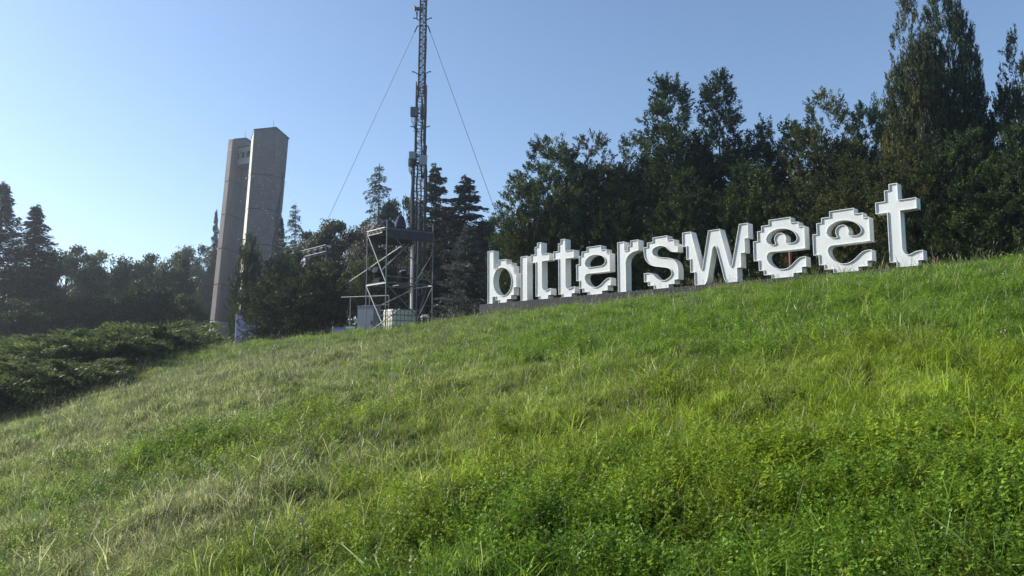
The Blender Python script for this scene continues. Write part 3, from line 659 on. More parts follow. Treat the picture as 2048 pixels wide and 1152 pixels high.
for (xa, ya, xb, yb, Yb) in ((835, 52, 655, 440, 37.5), (856, 52, 997, 440, 37.5)):
    a = at(xa, ya, 36); b = at(xb, yb, Yb); d = (b - a).normalized(); k = b.copy()
    while k.z > gz(k.x, k.y): k = k + d * 0.1
    w = MB(); w.tube(a, k, 0.011, None, 4); w.tube(a, a + d * 0.35, 0.03, None, 5); w.build('guy_wire', M['steel_dark'], mast, mo)
    MB().tube(mp(a.z, 0, 0), a, 0.03, None, 5).build('guy_bracket', M['steel_dark'], mast, mo)
MB().box(V((mx_, my_, mz + 0.12)), (1.3, 1.3, 0.3)).build('ballast_base', M['concrete_pale'], mast, mo)

# ------------------------------------------------------------------ stage truss, banners, small things
ta = at(586, 509, 40.5); tb2 = at(657, 503, 37.5); tb2.z = (ta.z + tb2.z) / 2; ta.z = tb2.z
tg_ = V((ta.x, ta.y, gz(ta.x, ta.y)))
tr = empty('stage_truss', tg_, 0, 'horizontal aluminium box truss showing above the clipped thujas by the towers', 'truss')
e = (tb2 - ta).normalized(); nn = V((-e.y, e.x, 0)); Lt = (tb2 - ta).length
def tp(s, b, z): return ta + e * s + nn * (b * 0.15) + V((0, 0, z * 0.17))
for b in (-1, 1):
    for z in (-1, 1): MB().tube(tp(0, b, z), tp(Lt, b, z), 0.028).build('chord', M['radio_dark'], tr, tg_)
lac = MB(); n = 12
for k in range(n):
    s0, s1 = Lt * k / n, Lt * (k + 1) / n
    for b in (-1, 1): lac.tube(tp(s0, b, -1 if k % 2 else 1), tp(s1, b, 1 if k % 2 else -1), 0.014, None, 5)
    for z in (-1, 1): lac.tube(tp(s0, -1 if k % 2 else 1, z), tp(s1, 1 if k % 2 else -1, z), 0.014, None, 5)
for s in (0, Lt):
    for b in (-1, 1): lac.tube(tp(s, b, -1), tp(s, b, 1), 0.02, None, 5)
lac.build('lacing', M['radio_dark'], tr, tg_)
for s in (0.15, Lt - 0.15):
    q = tp(s, 0, -1); MB().tube(V((q.x, q.y, gz(q.x, q.y) - 0.02)), q + V((0, 0, 0.3)), 0.06, None, 8).build('support_leg', M['steel_dark'], tr, tg_)
bn = MB(); c = tp(Lt * 0.42, -1.5, -1) - V((0, 0, 0.42)); bn.box(c, (0.5, 0.015, 0.62), (e, nn, up)); bn.build('hanging_cloth', M['lilac'], tr, tg_)
bn = MB(); bn.tube(c + e * -0.25 + V((0, 0, 0.3)), tp(Lt * 0.42, -1, -1) + e * -0.25, 0.008); bn.tube(c + e * 0.25 + V((0, 0, 0.3)), tp(Lt * 0.42, -1, -1) + e * 0.25, 0.008); bn.build('hanger', M['black'], tr, tg_)

def banner(xl, xr, yt, yb, Y, label, rows, mat='lilac', pole=True):
    a = at(xl, yb, Y); b = at(xr, yb, Y); top = at((xl + xr) / 2, yt, Y).z
    g0 = min(gz(a.x, Y), gz(b.x, Y)); o = V(((a.x + b.x) / 2, Y, g0)); w = b.x - a.x; h = top - g0
    r = empty('banner', o, R(4), label, 'banner')
    MB().box((0, 0, h / 2 + 0.04), (w, 0.02, h - 0.06)).build('sheet', M[mat], r)
    for s in (-1, 1): MB().tube((s * (w / 2 + 0.012), 0.012, 0), (s * (w / 2 + 0.012), 0.012, h + 0.05), 0.016).build('stake', M['white'], r)
    for (zf, x0, x1, hh) in rows:
        rg = random.Random(int(zf * 99)); x = x0; t = MB()
        while x < x1 - 0.02:
            lw = rg.uniform(0.02, 0.05) * w; hx = hh * h
            t.box((-w / 2 + x * w + lw / 2, -0.0125, h * zf), (lw * 0.8, 0.003, hx * rg.uniform(0.75, 1))); x += lw / w + 0.008
        t.build('print_line', M['print_white'], r)
    return r
banner(471, 519, 630, 694, 34.2, 'lilac banner with rows of white lettering between the tower foot and the thujas',
       [(0.62, 0.12, 0.85, 0.035), (0.53, 0.12, 0.8, 0.045), (0.43, 0.14, 0.82, 0.06), (0.33, 0.12, 0.84, 0.035), (0.24, 0.05, 0.95, 0.012), (0.72, 0.06, 0.95, 0.012)])
banner(666, 691, 655, 672, 29.5, 'low purple banner in the grass beyond the left scaffold leg', [(0.8, 0.1, 0.9, 0.05)], 'purple')
def small_board(x, y0, y1, Y, w, label):
    a = at(x, y1, Y); g0 = gz(a.x, Y); h = at(x, y0, Y).z - g0
    r = empty('notice_board', (a.x, Y, g0), R(5), label, 'board')
    MB().box((0, 0, h / 2 + 0.05), (w, 0.03, h - 0.1)).build('panel', M['print_white'], r)
    MB().box((0, -0.018, h - 0.16), (w * 0.98, 0.004, 0.18)).build('header', M['lilac'], r)
    s = MB(); zc2 = h - 0.36
    s.path([(-w * 0.36, -0.02, zc2 + 0.05), (-w * 0.1, -0.02, zc2 + 0.08), (-w * 0.34, -0.02, zc2 - 0.08), (-w * 0.08, -0.02, zc2 - 0.06)], [0.014] * 4, 4)
    s.path([(w * 0.02, -0.02, zc2 - 0.07), (w * 0.14, -0.02, zc2 + 0.09), (w * 0.28, -0.02, zc2 - 0.07)], [0.014] * 3, 4)
    s.build('lettering', M['black'], r)
    for k in (-1, 1): MB().tube((k * w * 0.4, 0.03, -0.02), (k * w * 0.4, 0.03, h), 0.014).build('stake', M['galv'], r)
small_board(701, 653, 670, 29.3, 0.34, 'small white board with a lilac header and black scrawl, left of the scaffold')
# folding white stand right of the tank
a = at(850, 640, 30.6); g0 = gz(a.x, a.y)
st = empty('folding_stand', (a.x, a.y, g0), R(20), 'small white folding stand at the right foot of the scaffold', 'stand')
h0 = at(850, 634, 30.6).z - g0
for k in (-1, 1):
    MB().tube((k * 0.14, -0.1, 0), (k * 0.13, 0.08, h0), 0.014).build('leg', M['white'], st)
    MB().tube((k * 0.14, 0.1, 0), (k * 0.13, -0.08, h0 - 0.03), 0.014).build('leg', M['white'], st)
MB().box((0, 0, h0 + 0.0), (0.34, 0.24, 0.03)).build('top', M['white'], st)
for k in range(3): MB().box((-0.1 + k * 0.1, -0.02, h0 + 0.055), (0.07, 0.05, 0.08)).build('bracket', M['white'], st)
# red and white post seen through the second e
a = at(1582, 552, 21.5); g0 = gz(a.x, a.y)
rp_ = empty('marker_post', (a.x, a.y, g0), 0, 'dark red post seen through the lower gap of the e after the w', 'post')
zt_ = at(1582, 500, 21.5).z - g0
for k in range(5):
    z0, z1_ = zt_ * k / 5, zt_ * (k + 1) / 5
    MB().tube((0, 0, z0 - (0.05 if k == 0 else 0)), (0, 0, z1_), 0.045, None, 10).build('band', M['red'], rp_)

# ------------------------------------------------------------------ foliage builders
def card_mesh(name, c, a, b, tint, smooth=False):
    """rhombic leaf faces: centre c, half axes a (length) and b (width); tint 0..1 per leaf"""
    n = len(c)
    v = np.empty((n, 4, 3), np.float32)
    v[:, 0] = c - a; v[:, 1] = c + b - a * 0.15; v[:, 2] = c + a; v[:, 3] = c - b - a * 0.15
    me = bpy.data.meshes.new(name)
    me.vertices.add(n * 4); me.vertices.foreach_set('co', v.ravel())
    me.loops.add(n * 4); me.loops.foreach_set('vertex_index', np.arange(n * 4, dtype=np.int32))
    me.polygons.add(n); me.polygons.foreach_set('loop_start', np.arange(0, n * 4, 4, dtype=np.int32))
    at_ = me.attributes.new('tint', 'FLOAT', 'POINT'); at_.data.foreach_set('value', np.repeat(np.clip(tint, 0, 1), 4).astype(np.float32))
    me.update(); me.validate()
    return me
def unit(v): return v / np.maximum(np.linalg.norm(v, axis=-1, keepdims=True), 1e-9)
def perp(rng, d):
    r = rng.normal(size=d.shape); r -= (r * d).sum(-1, keepdims=True) * d
    return unit(r)

def thuja_crown(seed, h, r, spires=5, nspray=700, per=60, leaf=(0.075, 0.036), point=0.0):
    """dense upright crown of several flame shaped spires, each set with fan sprays"""
    rng = np.random.default_rng(seed)
    cs, as_, bs, ts = [], [], [], []
    sp = []
    for k in range(spires):
        if k == 0: sp.append((0, 0, h, r * 0.62))
        else:
            an = 2 * math.pi * (k + rng.uniform(-.3, .3)) / (spires - 1); q = r * rng.uniform(0.42, 0.62)
            sp.append((math.cos(an) * q, math.sin(an) * q, h * rng.uniform(0.70, 0.97) * (1 - 0.30 * point), r * rng.uniform(0.44, 0.58)))
    wts = np.array([s[2] * s[3] for s in sp]); wts /= wts.sum()
    for k, (sx, sy, sh, sr) in enumerate(sp):
        m = int(nspray * wts[k]); nc = max(8, m // 5)
        t0 = 0.02 + 0.95 * (np.arange(nc) + rng.random(nc)) / nc; ph0 = np.arange(nc) * 2.399 + rng.normal(0, 0.35, nc)
        tt_ = np.clip((t0 - 0.38) / 0.62, 0, 1)
        prof = np.where(t0 < 0.2, 0.74 + 1.3 * t0, 1.0) * ((1 - point) * (1 - tt_ ** 2.4) ** 0.75 + point * (1 - tt_ ** 1.05)) + 0.06
        rad = sr * prof * (1 + rng.normal(0, 0.10, nc)) * np.where(rng.random(nc) < 0.2, rng.uniform(0.3, 0.8, nc), 1)
        cen = np.stack([np.cos(ph0) * rad + sx, np.sin(ph0) * rad + sy, t0 * sh], -1)
        cb = rng.uniform(0.22, 0.40, nc) * (0.6 + 0.5 * prof); ctint = rng.normal(0.42, 0.16, nc)
        ci = rng.integers(0, nc, m)
        dirn = unit(rng.normal(size=(m, 3)) + np.stack([np.cos(ph0[ci]), np.sin(ph0[ci]), np.full(m, 0.25)], -1) * 0.9)
        p = cen[ci] + dirn * (cb[ci] * rng.uniform(0.2, 1.0, m))[:, None] * np.array([1, 1, 1.25])
        out = unit(dirn * np.array([1, 1, 0.3]) + 1e-6); t = t0[ci]; ph = ph0[ci]
        d = unit(out * rng.uniform(0.25, 0.8, (m, 1)) + np.array([0, 0, 1.0]) * rng.uniform(0.6, 1.2, (m, 1)) + rng.normal(0, 0.2, (m, 3)))
        side = perp(rng, d)
        ln = rng.uniform(0.30, 0.62, m) * (1 - 0.2 * t)
        ct = ctint[ci] + rng.normal(0, 0.10, m)
        u = rng.random((m, per)); w = rng.uniform(-1, 1, (m, per))
        pos = p[:, None] + d[:, None] * (u * ln[:, None])[..., None] + side[:, None] * (w * ln[:, None] * 0.32 * (1.05 - u * 0.8))[..., None] \
            + rng.normal(0, 0.03, (m, per, 3))
        ax = unit(d[:, None] + side[:, None] * (w * 0.8)[..., None] + rng.normal(0, 0.3, (m, per, 3)))
        sd = perp(rng, ax)
        sz = rng.uniform(0.6, 1.35, (m, per, 1))
        cs.append(pos.reshape(-1, 3)); as_.append((ax * sz * leaf[0]).reshape(-1, 3)); bs.append((sd * sz * leaf[1]).reshape(-1, 3))
        ts.append((ct[:, None] + rng.normal(0, 0.16, (m, per))).ravel())
    return card_mesh('thuja_crown', np.concatenate(cs), np.concatenate(as_), np.concatenate(bs), np.concatenate(ts))

def spruce_crown(seed, h, r, whorl=0.33, nb=8, dens=95, droop=0.35, leaf=(0.085, 0.022), base=0.06, sparse=0.0, wpow=0.85):
    rng = np.random.default_rng(seed)
    cs, as_, bs, ts = [], [], [], []; limbs = []
    z = base * h
    while z < h * 0.985:
        t = z / h; L0 = r * (1 - t) ** wpow + 0.10
        for k in range(nb):
            if rng.random() < sparse: continue
            ph = rng.uniform(0, 2 * math.pi); L = L0 * rng.uniform(0.62, 1.18)
            n = max(8, int(dens * L * rng.uniform(0.7, 1.2)))
            u = rng.random(n) ** 0.75
            o = np.array([math.cos(ph), math.sin(ph), 0.0]); s = np.array([-math.sin(ph), math.cos(ph), 0.0])
            z0 = z + rng.uniform(-0.4, 0.4) * whorl; dr = droop * rng.uniform(0.5, 1.4); lift = rng.uniform(0.0, 0.35)
            axis = lambda u_: o * (u_ * L)[:, None] + np.array([0, 0, 1.0]) * (z0 + L * (lift * u_ - dr * u_ ** 2 + 0.25 * dr * u_ ** 4))[:, None]
            w = rng.uniform(-1, 1, n) * (0.34 * L * (1 - u) + 0.09)
            hang = -np.abs(rng.normal(0, 0.10, n)) * (0.6 + droop)
            pos = axis(u) + s * w[:, None] + np.array([0, 0, 1.0]) * (hang - 0.25 * np.abs(w))[:, None]
            ax = unit(o * rng.uniform(0.4, 1, (n, 1)) + s * (np.sign(w) * rng.uniform(0.2, 1.0, n))[:, None] + np.array([0, 0, -droop * 0.8]) + rng.normal(0, 0.3, (n, 3)))
            sd = perp(rng, ax); sz = rng.uniform(0.6, 1.4, (n, 1))
            cs.append(pos); as_.append(ax * sz * leaf[0]); bs.append(sd * sz * leaf[1])
            ts.append(np.clip(rng.normal(0.45, 0.15) + 0.25 * u + rng.normal(0, 0.15, n), 0, 1))
            limbs.append((np.array([0, 0, z0]), axis(np.array([0.5]))[0], axis(np.array([0.92]))[0], 0.006 + 0.012 * L))
        z += whorl * (1 - 0.45 * t) * rng.uniform(0.8, 1.2)
    return card_mesh('spruce_crown', np.concatenate(cs), np.concatenate(as_), np.concatenate(bs), np.concatenate(ts)), limbs

def broad_crown(seed, h, r, clear=0.22, nclu=46, per=420, leaf=(0.10, 0.062), crad=0.85):
    rng = np.random.default_rng(seed)
    cs, as_, bs, ts = [], [], [], []; limbs = []
    zc = h * (1 + clear) / 2; hz = h * (1 - clear) / 2
    for k in range(nclu):
        d = unit(rng.normal(size=3)); d[2] = d[2] * 0.9 + 0.12; q = rng.uniform(0.45, 1.0) ** 0.6
        c = np.array([d[0] * r * q, d[1] * r * q, zc + d[2] * hz * q * 0.86]); R_ = crad * rng.uniform(0.6, 1.15)
        n = int(per * rng.uniform(0.6, 1.3))
        e = unit(rng.normal(size=(n, 3))) * (rng.random((n, 1)) ** 0.45) * R_ * np.array([1.15, 1.15, 0.7])
        e *= (1 + 0.3 * np.sin(e[:, :1] * 7 + k) * np.sin(e[:, 1:2] * 6))
        nrm = unit(e * 0.7 + np.array([0, 0, 0.5]) + rng.normal(0, 0.55, (n, 3)))
        ax = perp(rng, nrm); ax[:, 2] -= 0.25; ax = unit(ax); sd = np.cross(nrm, ax); sz = rng.uniform(0.6, 1.3, (n, 1))
        cs.append(c + e); as_.append(ax * sz * leaf[0]); bs.append(unit(sd) * sz * leaf[1])
        ts.append(rng.normal(0.45, 0.14) + rng.normal(0, 0.17, n))
        st = np.array([0, 0, h * rng.uniform(clear * 0.6, 0.62)]); st[2] = min(st[2], c[2] - 0.2)
        limbs.append((st, st * 0.5 + c * 0.5 + rng.normal(0, 0.12, 3), c, 0.012 + 0.010 * r))
    return card_mesh('broad_crown', np.concatenate(cs), np.concatenate(as_), np.concatenate(bs), np.concatenate(ts)), limbs

def trunk_mesh(h, r0, limbs=(), seed=0, cap=120):
    rng = random.Random(seed); b = MB(); pts = []; n = 8
    for i in range(n + 1):
        t = i / n; k = 0.03 * h * 0.25
        pts.append((rng.uniform(-1, 1) * k * t * (1 - t), rng.uniform(-1, 1) * k * t * (1 - t), -0.25 + (h + 0.25) * t))
    b.path(pts, [r0 * 1.35] + [r0 * (1 - 0.93 * i / n) + 0.006 for i in range(1, n + 1)], 8)
    for (a, m_, e, q) in list(limbs)[::max(1, len(limbs) // cap)]:
        b.path([a, m_, e], [q, q * 0.7, q * 0.25], 5)
    return b.mesh('trunk')

# prototypes: (crown mesh, trunk mesh, nominal height, nominal half width)
PRO = {}
PRO['thuja_a'] = (thuja_crown(11, 9, 1.75, 6, 2300, 44, (0.052, 0.019)), trunk_mesh(6.4, 0.17, (), 1), 9.3, 1.75)
PRO['thuja_b'] = (thuja_crown(23, 9, 1.75, 7, 2300, 44, (0.052, 0.019)), trunk_mesh(6.4, 0.17, (), 2), 9.3, 1.75)
PRO['thuja_spire'] = (thuja_crown(37, 10, 1.75, 5, 2300, 44, (0.052, 0.019), point=0.92), trunk_mesh(7.4, 0.16, (), 3), 10.3, 1.6)
PRO['thuja_small'] = (thuja_crown(41, 4.5, 1.05, 5, 900, 44, (0.042, 0.020)), trunk_mesh(3.8, 0.09, (), 4), 4.75, 1.05)
cm, lb = spruce_crown(51, 11, 2.3); PRO['spruce'] = (cm, trunk_mesh(11, 0.17, lb, 5), 11.0, 2.3)
cm, lb = spruce_crown(57, 11, 2.6, whorl=0.55, nb=7, dens=110, droop=0.3, leaf=(0.11, 0.035), wpow=0.7); PRO['spruce_open'] = (cm, trunk_mesh(11, 0.17, lb, 6), 11.0, 2.6)
cm, lb = spruce_crown(63, 5, 1.75, whorl=0.22, nb=9, dens=120, droop=0.05, leaf=(0.06, 0.013), base=0.02); PRO['blue_spruce'] = (cm, trunk_mesh(5, 0.09, lb, 7), 5.0, 1.75)
cm, lb = spruce_crown(71, 12, 2.2, whorl=0.6, nb=6, dens=85, droop=0.5, leaf=(0.075, 0.022), sparse=0.1, wpow=0.6); PRO['larch'] = (cm, trunk_mesh(12, 0.13, lb, 8), 12.0, 2.2)
cm, lb = broad_crown(81, 10, 2.9); PRO['broad_a'] = (cm, trunk_mesh(8.4, 0.2, lb, 9), 10.0, 3.2)
cm, lb = broad_crown(87, 10, 2.9, 0.15, 52, 380); PRO['broad_b'] = (cm, trunk_mesh(8.4, 0.2, lb, 10), 10.0, 3.2)
cm, lb = broad_crown(93, 4.5, 1.9, 0.04, 34, 330, (0.075, 0.045), 0.62); PRO['shrub'] = (cm, trunk_mesh(3.2, 0.06, lb, 11), 4.6, 2.1)
for k_, (cm, tm, *_r) in PRO.items():
    cm.materials.append(L_thuja); tm.materials.append(M['bark'])
rngT = random.Random(77)
def tree(proto, name, label, cat, x, ytop, Y, half, mat, group=None, bark='bark', sink=0.0, rz=None):
    """x, ytop: pixel of the tree top; Y its distance; half: half width in photo pixels"""
    cmesh, tmesh, h0, r0 = PRO[proto]
    top = at(x, ytop, Y); g0 = gz(top.x, Y); H = top.z - g0 + sink; hw = half / F * Y * (1.18 if 'thuja' in proto else 1.0)
    r = empty(name, (top.x, Y, g0 - sink * 0.0), rngT.uniform(0, 6.28) if rz is None else rz, label, cat, group)
    sxy = hw / r0; sz = H / h0
    for nm, me, mt_ in (('crown', cmesh, mat), ('trunk', tmesh, M[bark])):
        o = link(nm, me, None, r); o.scale = (sxy, sxy, sz)
        o.material_slots[0].link = 'OBJECT'; o.material_slots[0].material = mt_
    return r

T, TB = L_thuja, L_thuja_brown
gB = 'tall evergreens behind the sign'
# tall evergreens behind the lettering
for a in [
 ('thuja_a', 'evergreen with a broad ragged top above the letters i and t', 1097, 268, 31.0, 84, T),
 ('thuja_b', 'broad evergreen with a small pointed tip above the first e and r', 1183, 257, 31.5, 74, TB),
 ('thuja_spire', 'dark evergreen with a pointed spire above the letter s', 1336, 140, 31.0, 92, T),
 ('thuja_spire', 'dark evergreen with a forked spire above the letter w', 1434, 132, 30.5, 80, T),
 ('thuja_b', 'dark evergreen shoulder left of the pointed spire above the s', 1268, 258, 32.0, 64, T),
 ('thuja_a', 'low rounded dark evergreen between the forked spire and the bronze evergreen', 1548, 228, 31.0, 92, T),
 ('thuja_b', 'rounded bronze tinted evergreen above the e after the w', 1652, 172, 28.5, 76, TB),
 ('thuja_a', 'rounded evergreen just left of the tallest evergreen', 1742, 190, 28.5, 70, T),
 ('thuja_b', 'left stem of the tallest evergreen, rising past the top edge of the photo', 1810, -35, 23.5, 46, TB),
 ('thuja_a', 'right stem of the tallest evergreen, rising past the top edge of the photo', 1880, -70, 24.0, 58, T),
 ('thuja_a', 'evergreen with a drooping bump at the right flank of the tallest one', 1938, 80, 24.5, 34, T),
 ('thuja_b', 'ragged dark evergreen at the right edge of the photo', 2040, 38, 23.0, 56, TB),
 ('thuja_a', 'evergreen cut by the right edge of the photo, outermost of the row', 2130, 10, 22.0, 60, T),
 ('thuja_a', 'dark evergreen filling the gap behind the letters e and r', 1240, 360, 29.5, 62, T),
 ('thuja_b', 'dark evergreen mass behind the letter s', 1365, 330, 28.0, 66, T),
 ('thuja_a', 'dark evergreen mass behind the right leg of the w', 1490, 318, 27.0, 66, T),
 ('thuja_b', 'olive evergreen mass behind the e with the red post', 1605, 350, 25.5, 62, TB),
 ('thuja_a', 'olive tinted evergreen mass behind the e left of the last t', 1705, 310, 24.0, 66, TB),
 ('thuja_b', 'evergreen with yellowish sprays right behind the last t', 1815, 270, 22.0, 66, TB),
 ('thuja_a', 'dark evergreen low behind the grass right of the last t', 1925, 250, 21.0, 70, T),
 ('thuja_b', 'evergreen low behind the grass in the right corner', 2030, 235, 20.0, 74, T),
 ]: tree(a[0], 'thuja_tree', a[1], 'evergreen tree', *a[2:], group=gB)
tree('thuja_small', 'thuja_tree', 'narrow yellowish evergreen rising behind the letters b and i', 'evergreen tree', 1056, 415, 29.8, 40, TB, gB)
tree('thuja_small', 'thuja_tree', 'narrow dark evergreen behind the two letters t in a row', 'evergreen tree', 1130, 400, 29.6, 48, T, gB)
tree('broad_b', 'broadleaf_tree', 'dark round tree left of the evergreen row, behind the blue spruce', 'tree', 1000, 418, 42, 66, L_decid)
# between the towers and the sign
tree('blue_spruce', 'blue_spruce', 'pale grey blue spruce between the scaffold and the letter b', 'spruce', 936, 446, 32.5, 84, L_blue)
tree('blue_spruce', 'blue_spruce', 'smaller grey blue spruce low behind the left end of the plinth', 'spruce', 985, 480, 33.5, 60, L_blue)
tree('spruce_open', 'spruce_tree', 'dark purplish spruce with drooping tip right of the mast', 'spruce', 930, 348, 41, 112, L_spruce_dark)
tree('spruce_open', 'spruce_tree', 'green spruce just right of the mast', 'spruce', 872, 325, 44, 92, L_spruce)
tree('larch', 'larch_tree', 'thin see through larch left of the mast', 'larch', 759, 326, 49, 78, L_larch)
tree('broad_a', 'broadleaf_tree', 'rounded green tree touching the left side of the mast', 'tree', 808, 360, 50, 54, L_decid)
tree('broad_b', 'broadleaf_tree', 'pinkish blossoming tree above the scaffold deck', 'tree', 772, 432, 42, 78, L_blossom)
tree('broad_a', 'broadleaf_tree', 'bronze leaved round tree left of the scaffold', 'tree', 682, 412, 44, 74, L_bronze)
tree('broad_b', 'broadleaf_tree', 'dark tree behind the right side of the scaffold', 'tree', 862, 470, 39, 60, L_bronze)
tree('broad_b', 'broadleaf_tree', 'dark low tree behind the scaffold legs and hand rail', 'tree', 730, 500, 38, 64, L_decid)
tree('larch', 'larch_tree', 'small larch right behind the right tower', 'larch', 592, 406, 52, 52, L_larch)
tree('spruce', 'spruce_tree', 'slim spruce at the right foot of the right tower', 'spruce', 563, 432, 54, 44, L_spruce)
tree('broad_a', 'broadleaf_tree', 'bronze green tree above the stage truss', 'tree', 632, 440, 50, 60, L_bronze)
for a in [('broad_b', 'dark green tree low between the two dark spruces right of the mast', 903, 425, 46, 56, L_decid), ('broad_a', 'green tree directly behind the mast foot', 842, 405, 52, 50, L_decid),
          ('broad_b', 'olive tree between the bronze tree and the larch', 722, 425, 49, 56, L_decid), ('broad_a', 'green tree behind the pointed thuja and the right tower', 585, 478, 58, 56, L_decid), ('broad_b', 'dark green tree right of the dark purplish spruce', 965, 440, 45, 48, L_decid)]:
    tree(a[0], 'broadleaf_tree', a[1], 'tree', *a[2:], group='tree belt between the towers and the sign')
# clipped thujas in front of the towers
gC = 'thujas in front of the towers'
for a in [('narrow tallest thuja covering the foot of the right tower', 497, 462, 35.6, 21, T), ('thuja shrub filling the gap beside the narrow tallest thuja', 548, 545, 34.5, 40, TB),
          ('pointed thuja left of the stage truss', 577, 492, 35.5, 40, T), ('thuja under the stage truss', 620, 528, 35.0, 46, TB), ('rightmost thuja of the group by the towers', 655, 522, 36.0, 32, T),
          ('low front thuja in the middle of the group by the towers', 588, 575, 34.0, 56, T)]:
    tree('thuja_small', 'thuja_tree', a[0], 'evergreen tree', *a[1:], group=gC)
# the wood at the left
gL = 'trees at the left edge'
tree('spruce', 'spruce_tree', 'tall dark spruce cut by the left edge of the photo', 'spruce', 8, 362, 44, 120, L_spruce, gL)
tree('spruce', 'spruce_tree', 'dark spruce second from the left edge', 'spruce', 74, 408, 43, 112, L_spruce, gL)
tree('spruce', 'spruce_tree', 'dark spruce beyond the left edge, only its branches showing', 'spruce', -70, 380, 42, 90, L_spruce, gL)
tree('spruce', 'spruce_tree', 'slim spruce showing its branches left of the left tower', 'spruce', 433, 418, 92, 30, L_spruce, gL)
for a in [('broad_a', 'round tree right behind the two left spruces', 138, 466, 55, 62), ('broad_b', 'round tree fourth from the left in the far wood', 212, 486, 58, 60), ('broad_a', 'round tree in the middle of the far wood at left', 288, 486, 60, 64),
          ('broad_b', 'round tree with a thin top twig in the far wood at left', 346, 490, 59, 48), ('broad_a', 'taller round tree just left of the left tower', 402, 464, 90, 56), ('broad_b', 'tree seen between and behind the tower feet', 462, 480, 90, 50)]:
    tree(a[0], 'broadleaf_tree', a[1], 'tree', *a[2:], L_decid, gL)
for a in [('shrub', 'dark undergrowth bush below the second spruce from the left', 60, 590, 40, 80, L_decid), ('shrub', 'undergrowth bush beside the lit young tree at left', 150, 585, 42, 70, L_decid),
          ('shrub', 'undergrowth bush in the middle of the left wood edge', 235, 580, 43, 66, L_decid), ('thuja_small', 'rounded young pine at the left wood edge', 300, 555, 44, 40, T),
          ('shrub', 'bush behind the end of the juniper bed', 318, 575, 44, 50, L_decid), ('shrub', 'lighter bush close to the foot of the left tower', 372, 580, 46, 40, L_decid),
          ('shrub', 'bush at the left photo edge behind the junipers', -25, 570, 40, 76, L_decid)]:
    tree(a[0], 'shrub', a[1], 'bush', *a[2:], group='undergrowth at the wood edge')
for i, (x, y) in enumerate([(20, 575), (75, 580), (128, 575), (180, 585), (232, 580), (285, 585), (335, 580), (385, 585), (440, 590), (545, 600), (610, 600), (690, 585), (750, 590), (800, 580), (845, 585), (900, 570), (955, 565)]):
    tree('shrub', 'shrub', 'far bush closing the view under the crowns', 'bush', x, y - 12, 86 + 3 * (i % 3), 62, L_decid, 'far bushes under the crowns')
# far trees that close the gaps
for i, (x, y, Y, hw) in enumerate([(60, 520, 95, 60), (180, 530, 98, 60), (300, 525, 100, 60), (420, 520, 104, 55), (560, 510, 100, 60), (660, 500, 95, 60), (760, 495, 92, 60), (860, 480, 88, 60), (960, 470, 84, 60), (1060, 440, 80, 70)]):
    tree('broad_a' if i % 2 else 'broad_b', 'broadleaf_tree', 'far tree closing the gaps low between the nearer trunks', 'tree', x, y, Y, hw * 1.25, L_decid, 'far trees in the gaps')

# ------------------------------------------------------------------ juniper bed
def juniper_mesh(seed, r=1.6, h=1.05, nb=130, per=110):
    rng = np.random.default_rng(seed); cs, as_, bs, ts = [], [], [], []
    for k in range(nb):
        ph = rng.uniform(0, 2 * math.pi); L = r * rng.uniform(0.45, 1.1); rise = rng.uniform(0.22, 0.6)
        o = np.array([math.cos(ph), math.sin(ph), 0]); s = np.array([-math.sin(ph), math.cos(ph), 0])
        n = per; u = rng.random(n) ** 0.55; w = rng.uniform(-1, 1, n) * (0.30 * L * (1 - u) + 0.07)
        z = h * (0.25 + rise * 1.5 * u - 0.55 * u ** 2) * rng.uniform(0.7, 1.3)
        pos = o * (u * L)[:, None] + s * w[:, None] + np.array([0, 0, 1.0]) * (z + rng.normal(0, 0.035, n) - 0.2 * np.abs(w))[:, None]
        ax = unit(o + s * (np.sign(w) * rng.uniform(0, 0.9, n))[:, None] + np.array([0, 0, 0.45]) + rng.normal(0, 0.25, (n, 3)))
        sd = perp(rng, ax); sz = rng.uniform(0.6, 1.3, (n, 1))
        cs.append(pos); as_.append(ax * sz * 0.066); bs.append(sd * sz * 0.017); ts.append(rng.normal(0.45, 0.16) + 0.25 * (u - 0.5) + rng.normal(0, 0.13, n))
    return card_mesh('juniper_foliage', np.concatenate(cs), np.concatenate(as_), np.concatenate(bs), np.concatenate(ts))
jm = [juniper_mesh(s) for s in (1, 2, 3)]
stm = MB()
for k in range(14):
    t = 2 * math.pi * k / 14; stm.path([(0, 0, -0.05), (math.cos(t) * 0.6, math.sin(t) * 0.6, 0.22), (math.cos(t) * 1.2, math.sin(t) * 1.2, 0.42)], [0.03, 0.018, 0.006], 5)
stm = stm.mesh('stems'); stm.materials.append(M['bark'])
for j in jm: j.materials.append(L_juniper)
JP = []
rj = random.Random(4)
for row, (Y, xs) in enumerate([(16.7, (-60, 5)), (17.9, (-40, 30, 95)), (19.4, (-10, 65, 130)), (21.2, (10, 85, 155, 215)), (23.2, (30, 105, 180, 250)), (25.5, (50, 125, 195, 265, 325)), (28, (-20, 75, 140, 210, 275, 335)), (30.8, (20, 95, 160, 225, 290, 350)), (34, (-20, 55, 120, 190, 250, 310, 355))]):
    for x in xs: JP.append((x + rj.uniform(-10, 10), Y + rj.uniform(-0.5, 0.5)))
JP += [(205, 20.6), (262, 22.0), (312, 23.6), (340, 25.4), (295, 22.2), (240, 20.6), (160, 18.4)]
